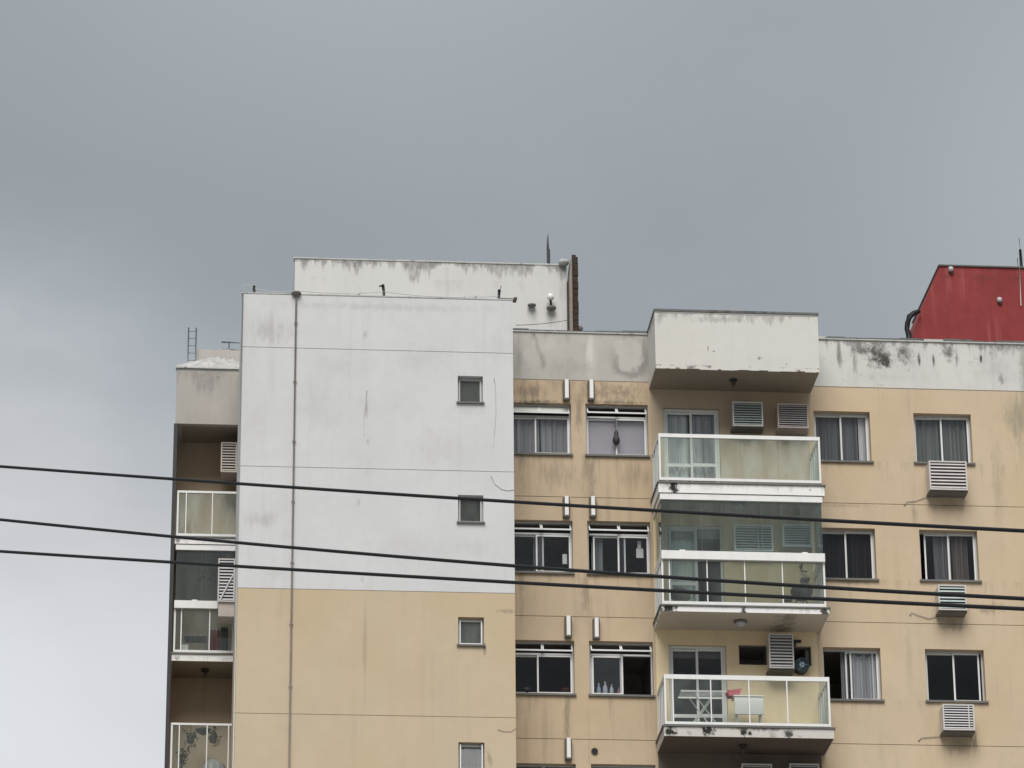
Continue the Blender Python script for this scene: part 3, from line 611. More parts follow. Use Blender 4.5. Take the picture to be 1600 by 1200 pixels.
# ------------------------------------------------------------------ roof things
def cable_pts(a, b, sag, n=14):
    a, b = Vector(a), Vector(b); return [a.lerp(b, k/n)-Vector((0, 0, sag*4*(k/n)*(1-k/n))) for k in range(n+1)]
tops = []
for i, (px, py0, py1, lab, lean) in enumerate(((397, 461, 447, 'short dark stub post on the far left of the white tower top', .0), (600, 468, 445, 'dark forked stub post on the middle of the white tower top', -.02), (779, 474, 453, 'leaning dark stub post near the right end of the white tower top', .03))):
    b_ = at(px, py0, YT+.1); b_.z = 35.326; t_ = at(px, py1, YT+.1)
    r_ = thing('stub_post', b_, lab, 'post', 'stub posts on the tower edge')
    B().tube([b_, b_+Vector((lean*.3, 0, (t_.z-b_.z)*.5)), Vector((b_.x+lean-.01, b_.y, t_.z))], [.034, .03, .036], 8).build('post', m_darkmetal, r_)
    B().lathe(b_, [(.06, 0), (.06, .012), (.04, .02)], 10).build('foot', m_darkmetal, r_)
    if i == 1: B().tube([(b_.x+lean, b_.y, t_.z-.05), (b_.x-.07, b_.y, t_.z-.03), (b_.x-.11, b_.y, t_.z-.04)], .018, 6).build('arm', m_darkmetal, r_)
    if i == 2: B().tube([(b_.x+lean, b_.y, t_.z), (b_.x+lean+.03, b_.y, t_.z+.10)], .010, 6).build('arm', m_steel, r_)
    tops.append(Vector((b_.x, b_.y-.02, t_.z-.06)))
pts = cable_pts(tops[0], (1.9, YT+.05, 35.42), .06)+cable_pts((1.95, YT+.05, 35.42), tops[1]+Vector((0, 0, -.12)), .05)+cable_pts(tops[1]+Vector((.02, 0, -.12)), tops[2]+Vector((0, 0, -.1)), .07)
tag(B().tube([tops[0]+Vector((-.28, 0, -.02)), tops[0]+Vector((-.25, 0, .06)), tops[0]+Vector((-.12, 0, .08))]+pts, .008, 6).build('rooftop_wire', m_alu_grey), 'thin slack wire strung between the stub posts on the tower', 'wire')
b_ = at(800, 478, YT+.1); tag(B().box(b_.x-.33, b_.x+.10, YT-.01, YT+.2, 35.33, 35.35).box(b_.x+.03, b_.x+.11, YT-.02, YT+.1, 35.351, 35.375).build('flat_slab', m_sill), 'thin dark slab lying on the right corner of the tower top', 'slab')
for px, py, lab in ((735, 469, 'flat pale tray on the tower edge left of the leaning post'), (553, 464, 'pale wedge-shaped scrap on the tower edge near the forked post')):
    p = at(px, py, YT+.15); tag(B().prism([(p.x-.14, 35.40), (p.x+.14, 35.42), (p.x+.10, 35.37), (p.x-.05, 35.327), (p.x-.12, 35.327)], YT+.05, YT+.25).build('roof_scrap', m_alu_grey), lab, 'scrap', 'scraps along the tower edge')

p = at(857, 411, YP+.5); q = at(857, 366, YP+.5)
r_ = thing('lightning_rod', (p.x, p.y, 37.4), 'dark pointed lightning rod on top of the white penthouse', 'lightning rod')
B().tube([(p.x, p.y, 37.4), (p.x, p.y, p.z+.35), (p.x-.01, p.y, p.z+.36)], [.045, .04, .03], 8).build('mast', m_darkmetal, r_)
B().tube([(p.x-.01, p.y, p.z+.35), (p.x-.012, p.y, q.z-.15), (p.x, p.y, q.z)], [.032, .018, .004], 8).build('spike', m_darkmetal, r_)

p = at(860, 470, YP-.12)
r_ = thing('wall_light', (p.x, YP, p.z), 'white round lamp on a dark bracket on the penthouse wall', 'light')
B().lathe((p.x, YP-.16, p.z+.02), [(.02, -.02), (.07, .0), (.085, .06), (.06, .13), (.02, .15)], 14).build('globe', m_white_plastic, r_)
B().tube([(p.x, YP-.16, p.z+.01), (p.x+.01, YP-.16, p.z-.13), (p.x+.01, YP-.002, p.z-.15)], .026, 8).build('bracket', m_darkmetal, r_)
B().lathe((p.x+.02, YP-.10, p.z-.17), [(.04, -.05), (.11, -.03), (.11, .02), (.04, .03)], 14).build('base', m_sill, r_)
p = at(831, 477, YP-.1)
tag(B().lathe((p.x, YP-.085, p.z), [(.05, -.04), (.10, -.01), (.10, .02), (.03, .03)], 14).build('disc_fixture', m_sill), 'small dark disc fixture on the penthouse wall left of the white lamp', 'fixture')
pa, pb = at(806, 508, Y0+.6), at(888, 500, Y0+1.7)
tag(B().tube(cable_pts(pa, pb, .03), .008, 6).build('slack_wire', m_sill), 'thin dark wire crossing the foot of the penthouse above the grey parapet', 'wire')

# ladder and rails on the left wing roof
p0, p1 = at(293.5, 562, YLW-.35), at(305.5, 562, YLW-.35); zt = at(300, 512, YLW-.35).z
r_ = thing('roof_ladder', ((p0.x+p1.x)/2, p0.y, 35.1), 'narrow steel ladder standing up from the left wing roof', 'ladder')
for x in (p0.x, p1.x): B().tube([(x, p0.y, 35.1), (x, p0.y, zt)], .015, 6).build('stile', m_steel, r_)
rg = None
for k in range(7):
    z = zt-.09-k*.185; O = (p0.x, p0.y, z)
    if rg is None: rg = B().tube([(p0.x, p0.y, z), (p1.x, p0.y, z)], .010, 6).build('rung', m_steel, r_, O)
    else: inst(rg, r_, O)
ya = YLW-.2
r_ = thing('pipe_rail', (.5, ya, 35.1), 'blue grey pipe rail beside the tower on the left wing roof', 'railing')
for py in (534.5, 546): a, b = at(346, py, ya), at(373, py, ya); B().tube([a, (b.x+.4, ya, b.z-.01)], .022, 8).build('rail', m_steel, r_)
a = at(358, 534.5, ya); B().tube([(a.x, ya, 35.1), (a.x, ya, a.z)], .014, 6).build('upright', m_steel, r_)
top = [(at(px, py, YL+.9).x, at(px, py, YL+.9).z) for px, py in ((277, 573), (284, 572), (290, 569), (297, 565), (304, 566), (312, 562), (320, 563), (328, 558), (336, 560), (341, 556), (347, 561), (352, 559), (358, 563), (364, 561), (370, 566), (376, 568))]
wl = B(); a_, b_, z_ = at(306, 547, YL+1.15).x, at(376, 547, YL+1.15).x, at(340, 546.5, YL+1.15).z
while a_ < b_-.02:
    w = min(random.uniform(.12, .3), b_-a_); wl.box(a_, a_+w, YL+1.08, YLW-.02, 35.1, z_-random.choice((0, .0, .03, .05))); a_ += w
wl.build('low_wall', m_par_mid, bld)
tp = B()
for k in range(len(top)-1):
    (xa, za), (xb, zb) = top[k], top[k+1]; prev = None
    for j in range(6):
        y = YL+.12+j*.17; f_ = math.sin(j/5*math.pi*.5)
        row = ((xa, y, 35.335+(za-35.335)*f_+.008*math.sin(k*3+j*2)*f_), (xb, y, 35.335+(zb-35.335)*f_+.008*math.sin((k+1)*3+j*2)*f_))
        if prev: tp.quad(prev[0], prev[1], row[1], row[0])
        prev = row
    tp.quad((xa, YL+1.0, 35.1), (xb, YL+1.0, 35.1), prev[1], prev[0])
tp.sm = [True]*len(tp.sm); tag(tp.build('roof_membrane', m_tarp), 'low crumpled weathered white sheet lying on the left wing roof', 'tarp')

# red block behind the right parapet
YR = 82.6
def zx(px, py): p = at(px, py, YR); return (p.x, p.z)
a, b, c = zx(1424, 531), zx(1437, 487), zx(1468, 416)
ztop = c[1]
red = thing('red_tank_house', (19, YR, 34.4), 'red painted rooftop block with a sloping left end behind the streaked parapet', 'building')
lowx = a[0]-.05
B().prism([(lowx, 34.4), (23.5, 34.4), (23.5, ztop), (c[0], ztop), (b[0]+.03, b[1]), (a[0]+.03, a[1])], YR, YR+3.5).build('wall', m_red, red)
B().box(c[0]-.03, 23.53, YR-.04, YR+3.54, ztop+.002, ztop+.035).build('coping', m_coping, red)
z1_ = at(1500, 470, YR).z
B().box(at(1480, 470, YR).x, at(1572, 470, YR).x, YR-.012, YR-.001, 34.4, z1_).build('rendered_patch', m_red, red)
p = at(1591, 415, YR); B().tube([(p.x, YR-.03, z1_-.1), (p.x+.02, YR-.03, ztop)], .014, 6).build('conduit', m_pipe, red)
for px, py, lab in ((1485, 422, 'upper left'), (1561, 470, 'lower right')):
    p = at(px, py, YR)
    r_ = thing('bulkhead_light', (p.x, YR, p.z), 'small pale lamp on the red block, the '+('one near its sloping end' if px < 1500 else 'round one low on its right side'), 'light', 'lamps on the red block')
    B().lathe((p.x, YR-.06, p.z), [(.02, -.06), (.055, -.045), (.065, 0), (.055, .045), (.02, .06)], 12).build('globe', m_alu_grey, r_)
    B().box(p.x-.01, p.x+.06, YR-.05, YR-.001, p.z-.11, p.z-.06).build('bracket', m_rust, r_)
P_ = [at(*q, YR-.1) for q in ((1437, 486), (1428, 489), (1421, 495), (1418, 505), (1417, 514), (1420, 523), (1421, 535))]
tag(B().tube(P_, [.05, .06, .07, .065, .06, .07, .07], 10).build('overflow_hose', m_black), 'thick black bent hose at the foot of the red block', 'hose')
p = at(1596, 415, YR+1); q = at(1592.5, 372, YR+1)
r_ = thing('antenna_mast', (p.x, YR+1, ztop), 'dark thin antenna mast on the red block at the right edge', 'antenna')
B().tube([(p.x, p.y, ztop), ((p.x+q.x)/2, p.y, p.z+.42)], [.045, .032], 8).build('mast', m_darkmetal, r_)
B().tube([((p.x+q.x)/2, p.y, p.z+.40), (q.x, p.y, q.z)], [.016, .006], 6).build('whip', m_steel, r_)
B().tube([(p.x-.07, p.y, ztop), (p.x-.09, p.y, p.z+.2)], .008, 5).build('stay', m_steel, r_)

# ------------------------------------------------------------------ flues
fl = None
FLU = [(8.08, 33.52, 'beside the top left kitchen window with the painted vent pane'), (8.64, 33.53, 'above the top right kitchen window with the hanging ornament'),
       (8.045, 30.72, 'above the middle left kitchen window'), (8.635, 30.73, 'above the middle right kitchen window'),
       (8.05, 27.92, 'above the lower left kitchen window'), (8.67, 27.89, 'above the lower right kitchen window with bottles'), (8.02, 25.13, 'beside the round hole at the bottom edge')]
for (x, z, lab) in FLU:
    r_ = thing('heater_flue', (x, Y0, z), 'short upright metal flue cover '+lab, 'flue', 'flue covers above the kitchen windows')
    if fl is None:
        f1 = B().box(x-.042, x+.042, Y0-.19, Y0-.17, z, z+.445).build('front_plate', m_white_plastic, r_)
        f2 = B(); pl = [(x-.042, Y0-.171), (x-.078, Y0-.10), (x-.078, Y0-.002), (x+.078, Y0-.002), (x+.078, Y0-.10), (x+.042, Y0-.171)]
        for k in range(6): (a, b), (c, d) = pl[k], pl[(k+1) % 6]; f2.quad((a, b, z-.012), (c, d, z-.012), (c, d, z+.44), (a, b, z+.44))
        for zz in (z-.012, z+.44): f2.quad((*pl[0], zz), (*pl[1], zz), (*pl[4], zz), (*pl[5], zz)); f2.quad((*pl[1], zz), (*pl[2], zz), (*pl[3], zz), (*pl[4], zz))
        f2 = f2.build('cover', m_flue, r_); f3 = B().box(x-.055, x+.055, Y0-.185, Y0-.03, z-.034, z-.013).build('lower_rim', m_sill, r_); fl = (f1, f2, f3)
    else:
        for s_ in fl: inst(s_, r_, (x, Y0, z))
hb = thing('flue_hole', (8.60, Y0, 25.33), 'round dark flue hole in the lower wall beside a flue cover', 'vent hole')
B().tube([(8.60, Y0-.03, 25.33), (8.60, Y0+.0, 25.33)], .075, 18).build('collar', m_rust, hb)
B().tube([(8.60, Y0-.034, 25.33), (8.60, Y0-.031, 25.33)], .058, 18).build('opening', m_black, hb)

# ------------------------------------------------------------------ air conditioners
def ac(label, x0, x1, z0, z1, yf, yw, n=9, body=None, tray=True, bars=(), sm=None, group='air conditioners on the facade'):
    body = body or m_ac; d = .045
    r_ = thing('air_conditioner', ((x0+x1)/2, yw, z0), label, 'air conditioner', group)
    B().box(x0+.012, x1-.012, yf+d, yw-.002, z0+.012, z1-.012).build('case', body, r_)
    B().frame(x0, x1, z0, z1, yf, yf+d-.001, .032).build('front_frame', body, r_)
    B().box(x0+.034, x1-.034, yf+d-.012, yf+d-.002, z0+.034, z1-.034).build('coil', m_ac_dark, r_)
    h = (z1-z0-.064)/n; s0 = None
    for k in range(n):
        z = z0+.032+h*(k+.5); O = (x0, yf, z)
        if s0 is None:
            s0 = B().quad((x0+.034, yf+.004, z-h*.30), (x1-.034, yf+.004, z-h*.30), (x1-.034, yf+.026, z+h*.22), (x0+.034, yf+.026, z+h*.22)).quad((x0+.034, yf+.010, z-h*.30), (x1-.034, yf+.010, z-h*.30), (x1-.034, yf+.004, z-h*.30), (x0+.034, yf+.004, z-h*.30)).build('slat', sm or (m_ac_slat if body is m_ac else body), r_, O)
        else: inst(s0, r_, O)
    for f_ in bars: x = x0+(x1-x0)*f_; B().box(x-.012, x+.012, yf-.002, yf+.003, z0+.034, z1-.034).build('guard_bar', m_ac_slat, r_)
    if tray: B().box(x0-.01, x1+.01, yf+.06, yw-.002, z0-.035, z0+.008).build('drip_tray', m_sill if body is m_ac else m_pipe, r_)
    return r_
ac('white air conditioner right under the grey-curtained top right window', 16.20, 17.06, 31.43, 32.12, Y0-.42, Y0, 8, sm=m_ac_pink)
ac('white air conditioner under the half-open window, crossed by two black cables', 16.27, 16.90, 28.60, 29.19, Y0-.40, Y0, 7, sm=m_ac_green)
ac('white air conditioner under the dark uncurtained window at lower right', 16.23, 16.93, 25.83, 26.42, Y0-.42, Y0, 9, bars=(.82,))
ac('air conditioner under the roof box, the left of the top balcony pair', 11.80, 12.49, 32.87, 33.46, Y0-.36, Y0, 9, sm=m_ac_green)
ac('pinkish aged air conditioner under the roof box, the right of the top balcony pair', 12.82, 13.52, 32.85, 33.44, Y0-.36, Y0, 10, body=m_ac_beige, sm=m_ac_pink)
ac('wide louvred air conditioner behind the glazed balcony, left one', 11.76, 12.63, 29.92, 30.54, Y0-.30, Y0, 9, bars=(.62, .72), body=m_ac_bright)
ac('smaller louvred air conditioner behind the glazed balcony, right one', 12.85, 13.50, 30.05, 30.57, Y0-.30, Y0, 8, body=m_ac_bright)
ac('tall white condenser unit hung between two dark wall holes above the lowest balcony', 12.43, 12.98, 27.16, 27.95, Y0-.46, Y0, 10)
ac('air conditioner under the mouldy slab at the bottom edge, left one', 11.76, 12.43, 24.42, 25.01, Y0-.36, Y0, 9)
ac('air conditioner under the mouldy slab at the bottom edge, right one', 12.81, 13.46, 24.44, 25.03, Y0-.36, Y0, 9)
ac('pale air conditioner in the dark open top balcony of the left wing', .37, .742, 32.88, 33.62, YL+.35, YL+.95, 10, body=m_ac_beige, tray=False)
a1 = ac('tall louvred air conditioner jutting from the tower side over the glazed left balcony', .36, .742, 29.35, 30.38, YL-.75, YL-.15, 13, tray=False)
B().prism([(.39, 29.38), (.42, 29.36), (.72, 30.0), (.70, 30.03)], YL-.757, YL-.751).build('diagonal_bar', m_ac_slat, a1); B().box(.385, .742, YL-.70, YL-.16, 29.02, 29.348).build('support_box', m_ac_beige, a1)
# drain hoses below the three right-hand units
for i, (pts, lab) in enumerate((([(16.25, 31.42), (15.95, 31.30), (15.73, 31.27), (15.68, 31.20)], 'thin drain hose with a stained stub below the top right air conditioner'),
                                ([(16.30, 28.58), (16.10, 28.52), (15.85, 28.60), (15.72, 28.66), (15.69, 28.60)], 'brown curved drain hose below the middle right air conditioner'),
                                ([(16.25, 25.80), (16.05, 25.79), (15.80, 25.76), (15.74, 25.70)], 'straight thin drain hose below the lowest right air conditioner'))):
    o = B().tube([(x, Y0-.02, z) for x, z in pts], [.008]*(len(pts)-1)+[.02], 6).build('drain_hose', m_pipe); tag(o, lab, 'hose', 'drain hoses of the right-hand air conditioners')
for (pts, lab) in (([(6.33, 33.42), (6.36, 33.2), (6.37, 32.6), (6.33, 32.1), (6.30, 31.8)], 'thin grey wire hanging down the white tower near its right edge'), ([(6.25, 31.10), (6.33, 30.92), (6.48, 30.80), (6.62, 30.77), (6.755, 30.79)], 'short curved wire on the white tower above the second stair window'),
                   ([(3.52, 33.05), (3.50, 32.75), (3.46, 32.5), (3.47, 32.0)], 'short dark wire or crack line in the middle of the white tower'), ([(6.37, 25.33), (6.5, 25.29), (6.65, 25.29), (6.752, 25.36)], 'short loose wire on the cream tower near the lowest stair window')):
    tag(B().tube([(x, YT-.008, z) for x, z in pts], .006, 5).build('loose_wire', m_alu_grey if 'white' in lab else m_pipe), lab, 'wire')

# ------------------------------------------------------------------ lamps on soffits
def lamp(x, y, z, label, style, group='balcony ceiling lamps'):
    r_ = thing('ceiling_lamp', (x, y, z), label, 'lamp', group)
    if style == 'dome':
        B().lathe((x, y, z), [(.15, -.001), (.15, -.035), (.135, -.04)], 18).build('base', m_sill, r_); B().lathe((x, y, z-.041), [(.12, 0), (.105, -.05), (.06, -.08), (.02, -.09)], 18).build('shade', m_alu_grey, r_)
    else:
        B().lathe((x, y, z), [(.03, -.001), (.09, -.01), (.09, -.05), (.05, -.06)], 14).build('base', m_darkmetal, r_); B().lathe((x, y, z-.06), [(.045, 0), (.05, -.06), (.03, -.12), (.01, -.14)], 14).build('bulb_holder', m_rust, r_)
lamp(at(1146, 592, 79.3).x, 79.3, 33.87, 'small dark lamp holder under the roof box', 'spot')
lamp(at(1153, 785, 79.3).x, 79.3, 30.895, 'round grey lamp on the ceiling of the glazed balcony', 'dome')
lamp(at(1157, 972, 79.3).x, 79.3, 28.145, 'round grey lamp under the middle balcony slab', 'dome')
lamp(at(1161, 1165, 79.3).x, 79.3, 25.325, 'dark lamp holder under the mouldy balcony slab', 'spot')
lamp(at(320, 1068, YL+.6).x, YL+.6, 28.185, 'dark lamp holder on the ceiling of the lowest left balcony', 'spot')
x = at(319, 905, YL+.5).x
r_ = thing('pendant_lamp', (x, YL+.5, 30.98), 'dark three-armed pendant lamp behind the left balcony glazing', 'lamp')
B().tube([(x, YL+.5, 30.98), (x, YL+.5, 30.45)], .008, 6).build('rod', m_darkmetal, r_)
for k in range(3):
    an = k*2.1+.3; dx, dy = math.cos(an)*.13, math.sin(an)*.13
    B().tube([(x, YL+.5, 30.47), (x+dx*.6, YL+.5+dy*.6, 30.43), (x+dx, YL+.5+dy, 30.36)], .012, 6).lathe((x+dx, YL+.5+dy, 30.30), [(.055, 0), (.05, .03), (.02, .06)], 10).build('arm', m_darkmetal, r_)

# ------------------------------------------------------------------ curtains and things in windows
def cloth(name, col, sheer=.0):
    b = NB(name); n = b.noise((13, 3, .12), 1, .5)
    c = b.mix(b.ma('MULTIPLY', b.step(n, .32, .68), .85), col, tuple(v*.62 for v in col))  # vertical bands paint the shading of folds into the cloth colour
    d = b.n('ShaderNodeBsdfDiffuse'); b.l(c, d.inputs[0]); t = b.n('ShaderNodeBsdfTranslucent'); b.l(c, t.inputs[0])
    m = b.n('ShaderNodeMixShader'); m.inputs[0].default_value = .12; b.l(d.outputs[0], m.inputs[1]); b.l(t.outputs[0], m.inputs[2]); sh = m.outputs[0]
    if sheer:
        tr = b.n('ShaderNodeBsdfTransparent'); m2 = b.n('ShaderNodeMixShader'); m2.inputs[0].default_value = sheer
        b.l(sh, m2.inputs[1]); b.l(tr.outputs[0], m2.inputs[2]); sh = m2.outputs[0]
    b.l(sh, b.out.inputs[0]); return b.m
c_grey = cloth('curtain_grey', (.24, .245, .26)); c_green = cloth('curtain_greygreen', (.26, .285, .275)); c_dark = cloth('curtain_dark', (.085, .082, .09))
c_white = cloth('curtain_white', (.82, .82, .84)); c_lace = cloth('curtain_lace', (.62, .63, .66), .25); c_lav = simple('blind_lavender', (.52, .50, .545), .8, 0, .05, 2); c_pale = cloth('curtain_sheer', (.86, .91, .94), .03); c_mid = cloth('curtain_pale_grey', (.66, .69, .73), .1)
c_brown = cloth('curtain_brown', (.20, .17, .165)); c_red = cloth('cloth_red', (.25, .03, .04)); c_pink = cloth('plastic_pink', (.55, .14, .17))
def curtain(label, x0, x1, z0, z1, y, mat, folds=8, amp=.04, scallop=0., name='curtain', group=None):
    b = B(); n = max(12, folds*8); ph = random.uniform(0, 6); prev = None
    for k in range(n+1):
        u = k/n; x = x0+(x1-x0)*u
        a = amp*(math.sin(u*folds*2*math.pi+ph)+.45*math.sin(u*folds*3.7+ph*2))
        zt = z1-scallop*(.5+.5*math.cos(u*2*math.pi*3)); col = ((x, y+a*.5, zt), (x+a*.15, y+a, (z0+z1)/2), (x, y+a*1.3, z0))
        if prev: b.quad(prev[1], col[1], col[0], prev[0]); b.quad(prev[2], col[2], col[1], prev[1])
        prev = col
    b.sm = [True]*len(b.sm); o = b.build(name, mat); me = o.data
    bm = bmesh.new(); bm.from_mesh(me); bmesh.ops.remove_doubles(bm, verts=bm.verts, dist=1e-5); bm.to_mesh(me); bm.free()
    return tag(o, label, 'curtain' if name == 'curtain' else 'blind', group or 'curtains in the windows')
YC = Y0+.285
def F(h, a, b): return h[0]+(h[1]-h[0])*a, h[0]+(h[1]-h[0])*b
def C(h, a, b, label, mat, **k): x0, x1 = F(h, a, b); curtain(label, x0, x1, h[2]-.05, h[3]+.02-k.pop('drop', 0), k.pop('y', YC), mat, **k)
C(WIN_R1[0], -.05, .8, 'dark grey pleated curtain in the top window beside the top balcony', c_grey, folds=7)
C(WIN_R1[0], .82, 1.02, 'narrow white curtain at the right side of the top window beside the balcony', c_white, folds=2, amp=.02)
C(WIN_R2[0], -.04, 1.04, 'grey green pleated curtains in the top right window above an air conditioner', c_green, folds=9)
C(WIN_R1[1], -.05, 1.05, 'almost black curtain in the window beside the glazed balcony', c_dark, folds=7)
C(WIN_R2[1], .27, .52, 'grey curtain half drawn in the half-open middle right window', c_grey, folds=3)
C(WIN_R2[1], .58, .86, 'brownish curtain right of the centre bar in the half-open middle right window', c_brown, folds=3)
C(WIN_R1[2], .50, .97, 'white scalloped curtain in the window beside the lowest balcony', c_white, y=Y0+.275, folds=5, scallop=.05, drop=.10)
C(WIN_R1[2], .34, .47, 'grey blue curtain edge left of the white scalloped curtain', c_grey, folds=2, amp=.015)
C(WIN_K1[0], .12, .56, 'pale lace curtain behind the left pane of the top left kitchen window', c_lace, folds=4, drop=.28, y=Y0+.25)
C(WIN_K1[0], .58, .98, 'pale lace curtain behind the right pane of the top left kitchen window', c_lace, folds=4, drop=.28, y=Y0+.25)
x0, x1 = F(WIN_K2[0], .05, .97); curtain('pale lavender blind filling the top right kitchen window', x0, x1, 32.24, 33.14, Y0+.222, c_lav, 1, .004, name='roller_blind', group='blinds in the windows')
C(WIN_K1[1], .46, .60, 'grey curtain behind the centre of the middle left kitchen window', c_grey, folds=2, drop=.3)
C(WIN_K2[1], .08, .26, 'olive grey cloth at the left of the middle right kitchen window', c_green, folds=1, drop=.35)
x0, x1 = F(DOOR[0], .02, .98)
curtain('pale blue sheer curtain in the top balcony door, left half', x0, x0+.56, 31.2, 33.36, Y0+.26, c_pale, 5, .035); curtain('greyer sheer curtain in the top balcony door, right half', x0+.62, x1, 31.2, 33.36, Y0+.26, c_mid, 6, .035)
curtain('pale blue sheer curtain in the middle balcony door', DOOR[1][0]+.06, DOOR[1][0]+.62, 28.4, 30.5, Y0+.26, c_pale, 4, .03)

def bottle(x, y, z, h, mat, label, grp='bottles on the kitchen sill'):
    r_ = thing('bottle', (x, y, z), label, 'bottle', grp); r = h*.16
    B().lathe((x, y, z), [(r*.9, 0), (r, .01), (r, h*.55), (r*.75, h*.68), (r*.38, h*.78), (r*.36, h*.88)], 12).build('body', mat, r_)
    B().lathe((x, y, z+h*.88), [(r*.42, 0), (r*.42, h*.10)], 10).build('cap', m_white_plastic, r_)
m_clearp = simple('translucent_plastic', (.70, .76, .82), .3, 0, .05); m_bluep = simple('blue_plastic', (.45, .58, .75), .35); m_pinkp = simple('pink_plastic', (.6, .22, .3), .4)
zk = WIN_K2[2][2]+.04
xk = [at(p, 1075, Y0+.21).x for p in (936, 946, 956, 967)]
for x, h_, m_, lab in zip(xk, (.30, .34, .28, .20), (m_bluep, m_clearp, m_clearp, m_pinkp), ('bluish plastic bottle at the left end of the kitchen sill', 'tallest clear bottle on the kitchen sill', 'smaller clear bottle on the kitchen sill', 'squat pink bottle by the centre bar of the kitchen window')): bottle(x, Y0+.26, zk, h_, m_, lab)
bottle(at(846, 885, Y0+.24).x, Y0+.26, WIN_K1[1][2]+.04, .20, m_clearp, 'small clear bottle in the middle left kitchen window')
x = at(963, 690, Y0+.06).x
r_ = thing('hanging_ornament', (x, Y0+.06, 33.1), 'dark tear-shaped ornament hanging in the top right kitchen window', 'ornament')
B().tube([(x, Y0+.06, 33.12), (x, Y0+.06, 32.80)], .012, 6).build('cord', m_darkmetal, r_)
B().lathe((x, Y0+.06, 32.44), [(.02, .06), (.065, .10), (.085, .17), (.065, .25), (.045, .30), (.05, .36), (.015, .42)], 14).build('pendant', m_darkmetal, r_)
p = at(884, 1078, Y0+.24)
r_ = thing('cooking_pot', (p.x, Y0+.3, WIN_K1[2][2]+.04), 'dark red round pot lid showing in the lower left kitchen window', 'pot')
B().lathe((p.x, Y0+.3, WIN_K1[2][2]+.04), [(.10, 0), (.12, .02), (.12, .12)], 16).build('body', m_darkmetal, r_); B().lathe((p.x, Y0+.3, WIN_K1[2][2]+.161), [(.125, 0), (.10, .04), (.03, .06)], 16).build('lid', m_red, r_)
p = at(823, 1077, Y0+.24)
tag(B().lathe((p.x, Y0+.34, WIN_K1[2][2]+.04), [(.16, 0), (.20, .05), (.20, .13), (.19, .14)], 16).build('black_pan', m_black), 'black pan at the left of the lower left kitchen window', 'pan')
# bits in the middle kitchen windows
xa = at(882, 860, Y0+.3).x
tag(B().box(xa-.05, xa+.05, Y0+.26, Y0+.30, 29.72, 29.95).build('paper_bag', m_white_plastic), 'pale paper hanging at the right of the middle left kitchen window', 'paper')
xa = at(1000, 860, Y0+.3).x
tag(B().box(xa-.09, xa+.07, Y0+.26, Y0+.29, 29.90, 30.12).box(xa-.06, xa+.02, Y0+.255, Y0+.285, 30.121, 30.30).build('notice_sheet', m_white_plastic), 'white sheets stuck behind the middle right kitchen window', 'paper')

# ------------------------------------------------------------------ things on the balconies
zf = 25.55
p = at(1169, 1101, 79.4)
r_ = thing('small_cabinet', (p.x+.0, 79.5, zf), 'white boxy cabinet on thin legs standing on the lowest balcony', 'box')
B().box(p.x-.27, p.x-.24, 79.36, 79.39, zf+.001, 26.42).box(p.x+.25, p.x+.28, 79.36, 79.39, zf+.001, 26.42).box(p.x-.27, p.x-.24, 79.59, 79.62, zf+.001, 26.42).box(p.x+.25, p.x+.28, 79.59, 79.62, zf+.001, 26.42).build('leg', m_alu_grey, r_); B().box(p.x-.31, p.x+.32, 79.30, 79.349, 26.02, 26.42).build('panel', m_white_plastic, r_)
B().box(p.x-.33, p.x+.34, 79.28, 79.66, 26.421, 26.445).build('lid', m_white_plastic, r_)
p = at(1149, 1081, 79.3)
tag(B().prism([(p.x-.14, 26.45), (p.x+.10, 26.452), (p.x+.15, 26.62), (p.x-.19, 26.57)], 79.36, 79.6).build('red_basin', c_pink), 'faded red plastic basin on top of the white box on the balcony', 'basin')
xd = at(1100, 1110, 79.25).x; yd = 79.2
r_ = thing('drying_rack', (xd, yd, zf), 'white folding drying rack with crossed legs on the lowest balcony', 'drying rack')
zr = 26.48
for y in (yd, yd+.5):
    B().tube([(xd-.42, y, zf), (xd+.25, y, zr)], .013, 6).build('leg', m_rail, r_); B().tube([(xd+.42, y+.02, zf), (xd-.25, y+.02, zr)], .013, 6).build('leg', m_rail, r_)
B().frame(xd-.5, xd+.5, zr, zr+.03, yd, yd+.02, .01).box(xd-.5, xd+.5, yd+.5, yd+.52, zr, zr+.03).build('top_frame', m_rail, r_)
rod = None
for k in range(5):
    O = (xd, yd+.08+k*.09, zr+.015)
    if rod is None: rod = B().tube([(xd-.5, O[1], O[2]), (xd+.5, O[1], O[2])], .006, 5).build('rod', m_rail, r_, O)
    else: inst(rod, r_, O)
p = at(1253, 1039, Y0-.2)
r_ = thing('drum_fan', (p.x, Y0-.2, p.z), 'round dark teal exhaust drum in the right wall hole above the lowest balcony', 'fan')
B().tube([(p.x, Y0-.22, p.z), (p.x, Y0+.06, p.z)], .17, 20).build('housing', simple('teal_dark', (.03, .05, .06), .5), r_)
B().tube([(p.x, Y0-.226, p.z), (p.x, Y0-.221, p.z)], .06, 14).build('hub', m_bluep, r_)
for k in range(3): B().tube([(p.x, Y0-.224, p.z), (p.x+.15*math.cos(k*2.1), Y0-.224, p.z+.15*math.sin(k*2.1))], .012, 5).build('blade', m_steel, r_)
p = at(1245, 1003, Y0-.1)
r_ = thing('wall_bracket', (p.x, Y0, p.z), 'small dark bracket on the wall above the right wall hole', 'bracket')
B().box(p.x-.07, p.x+.1, Y0-.10, Y0-.03, p.z, p.z+.05).box(p.x-.05, p.x-.01, Y0-.03, Y0-.001, p.z-.08, p.z+.05).build('arm', m_darkmetal, r_)
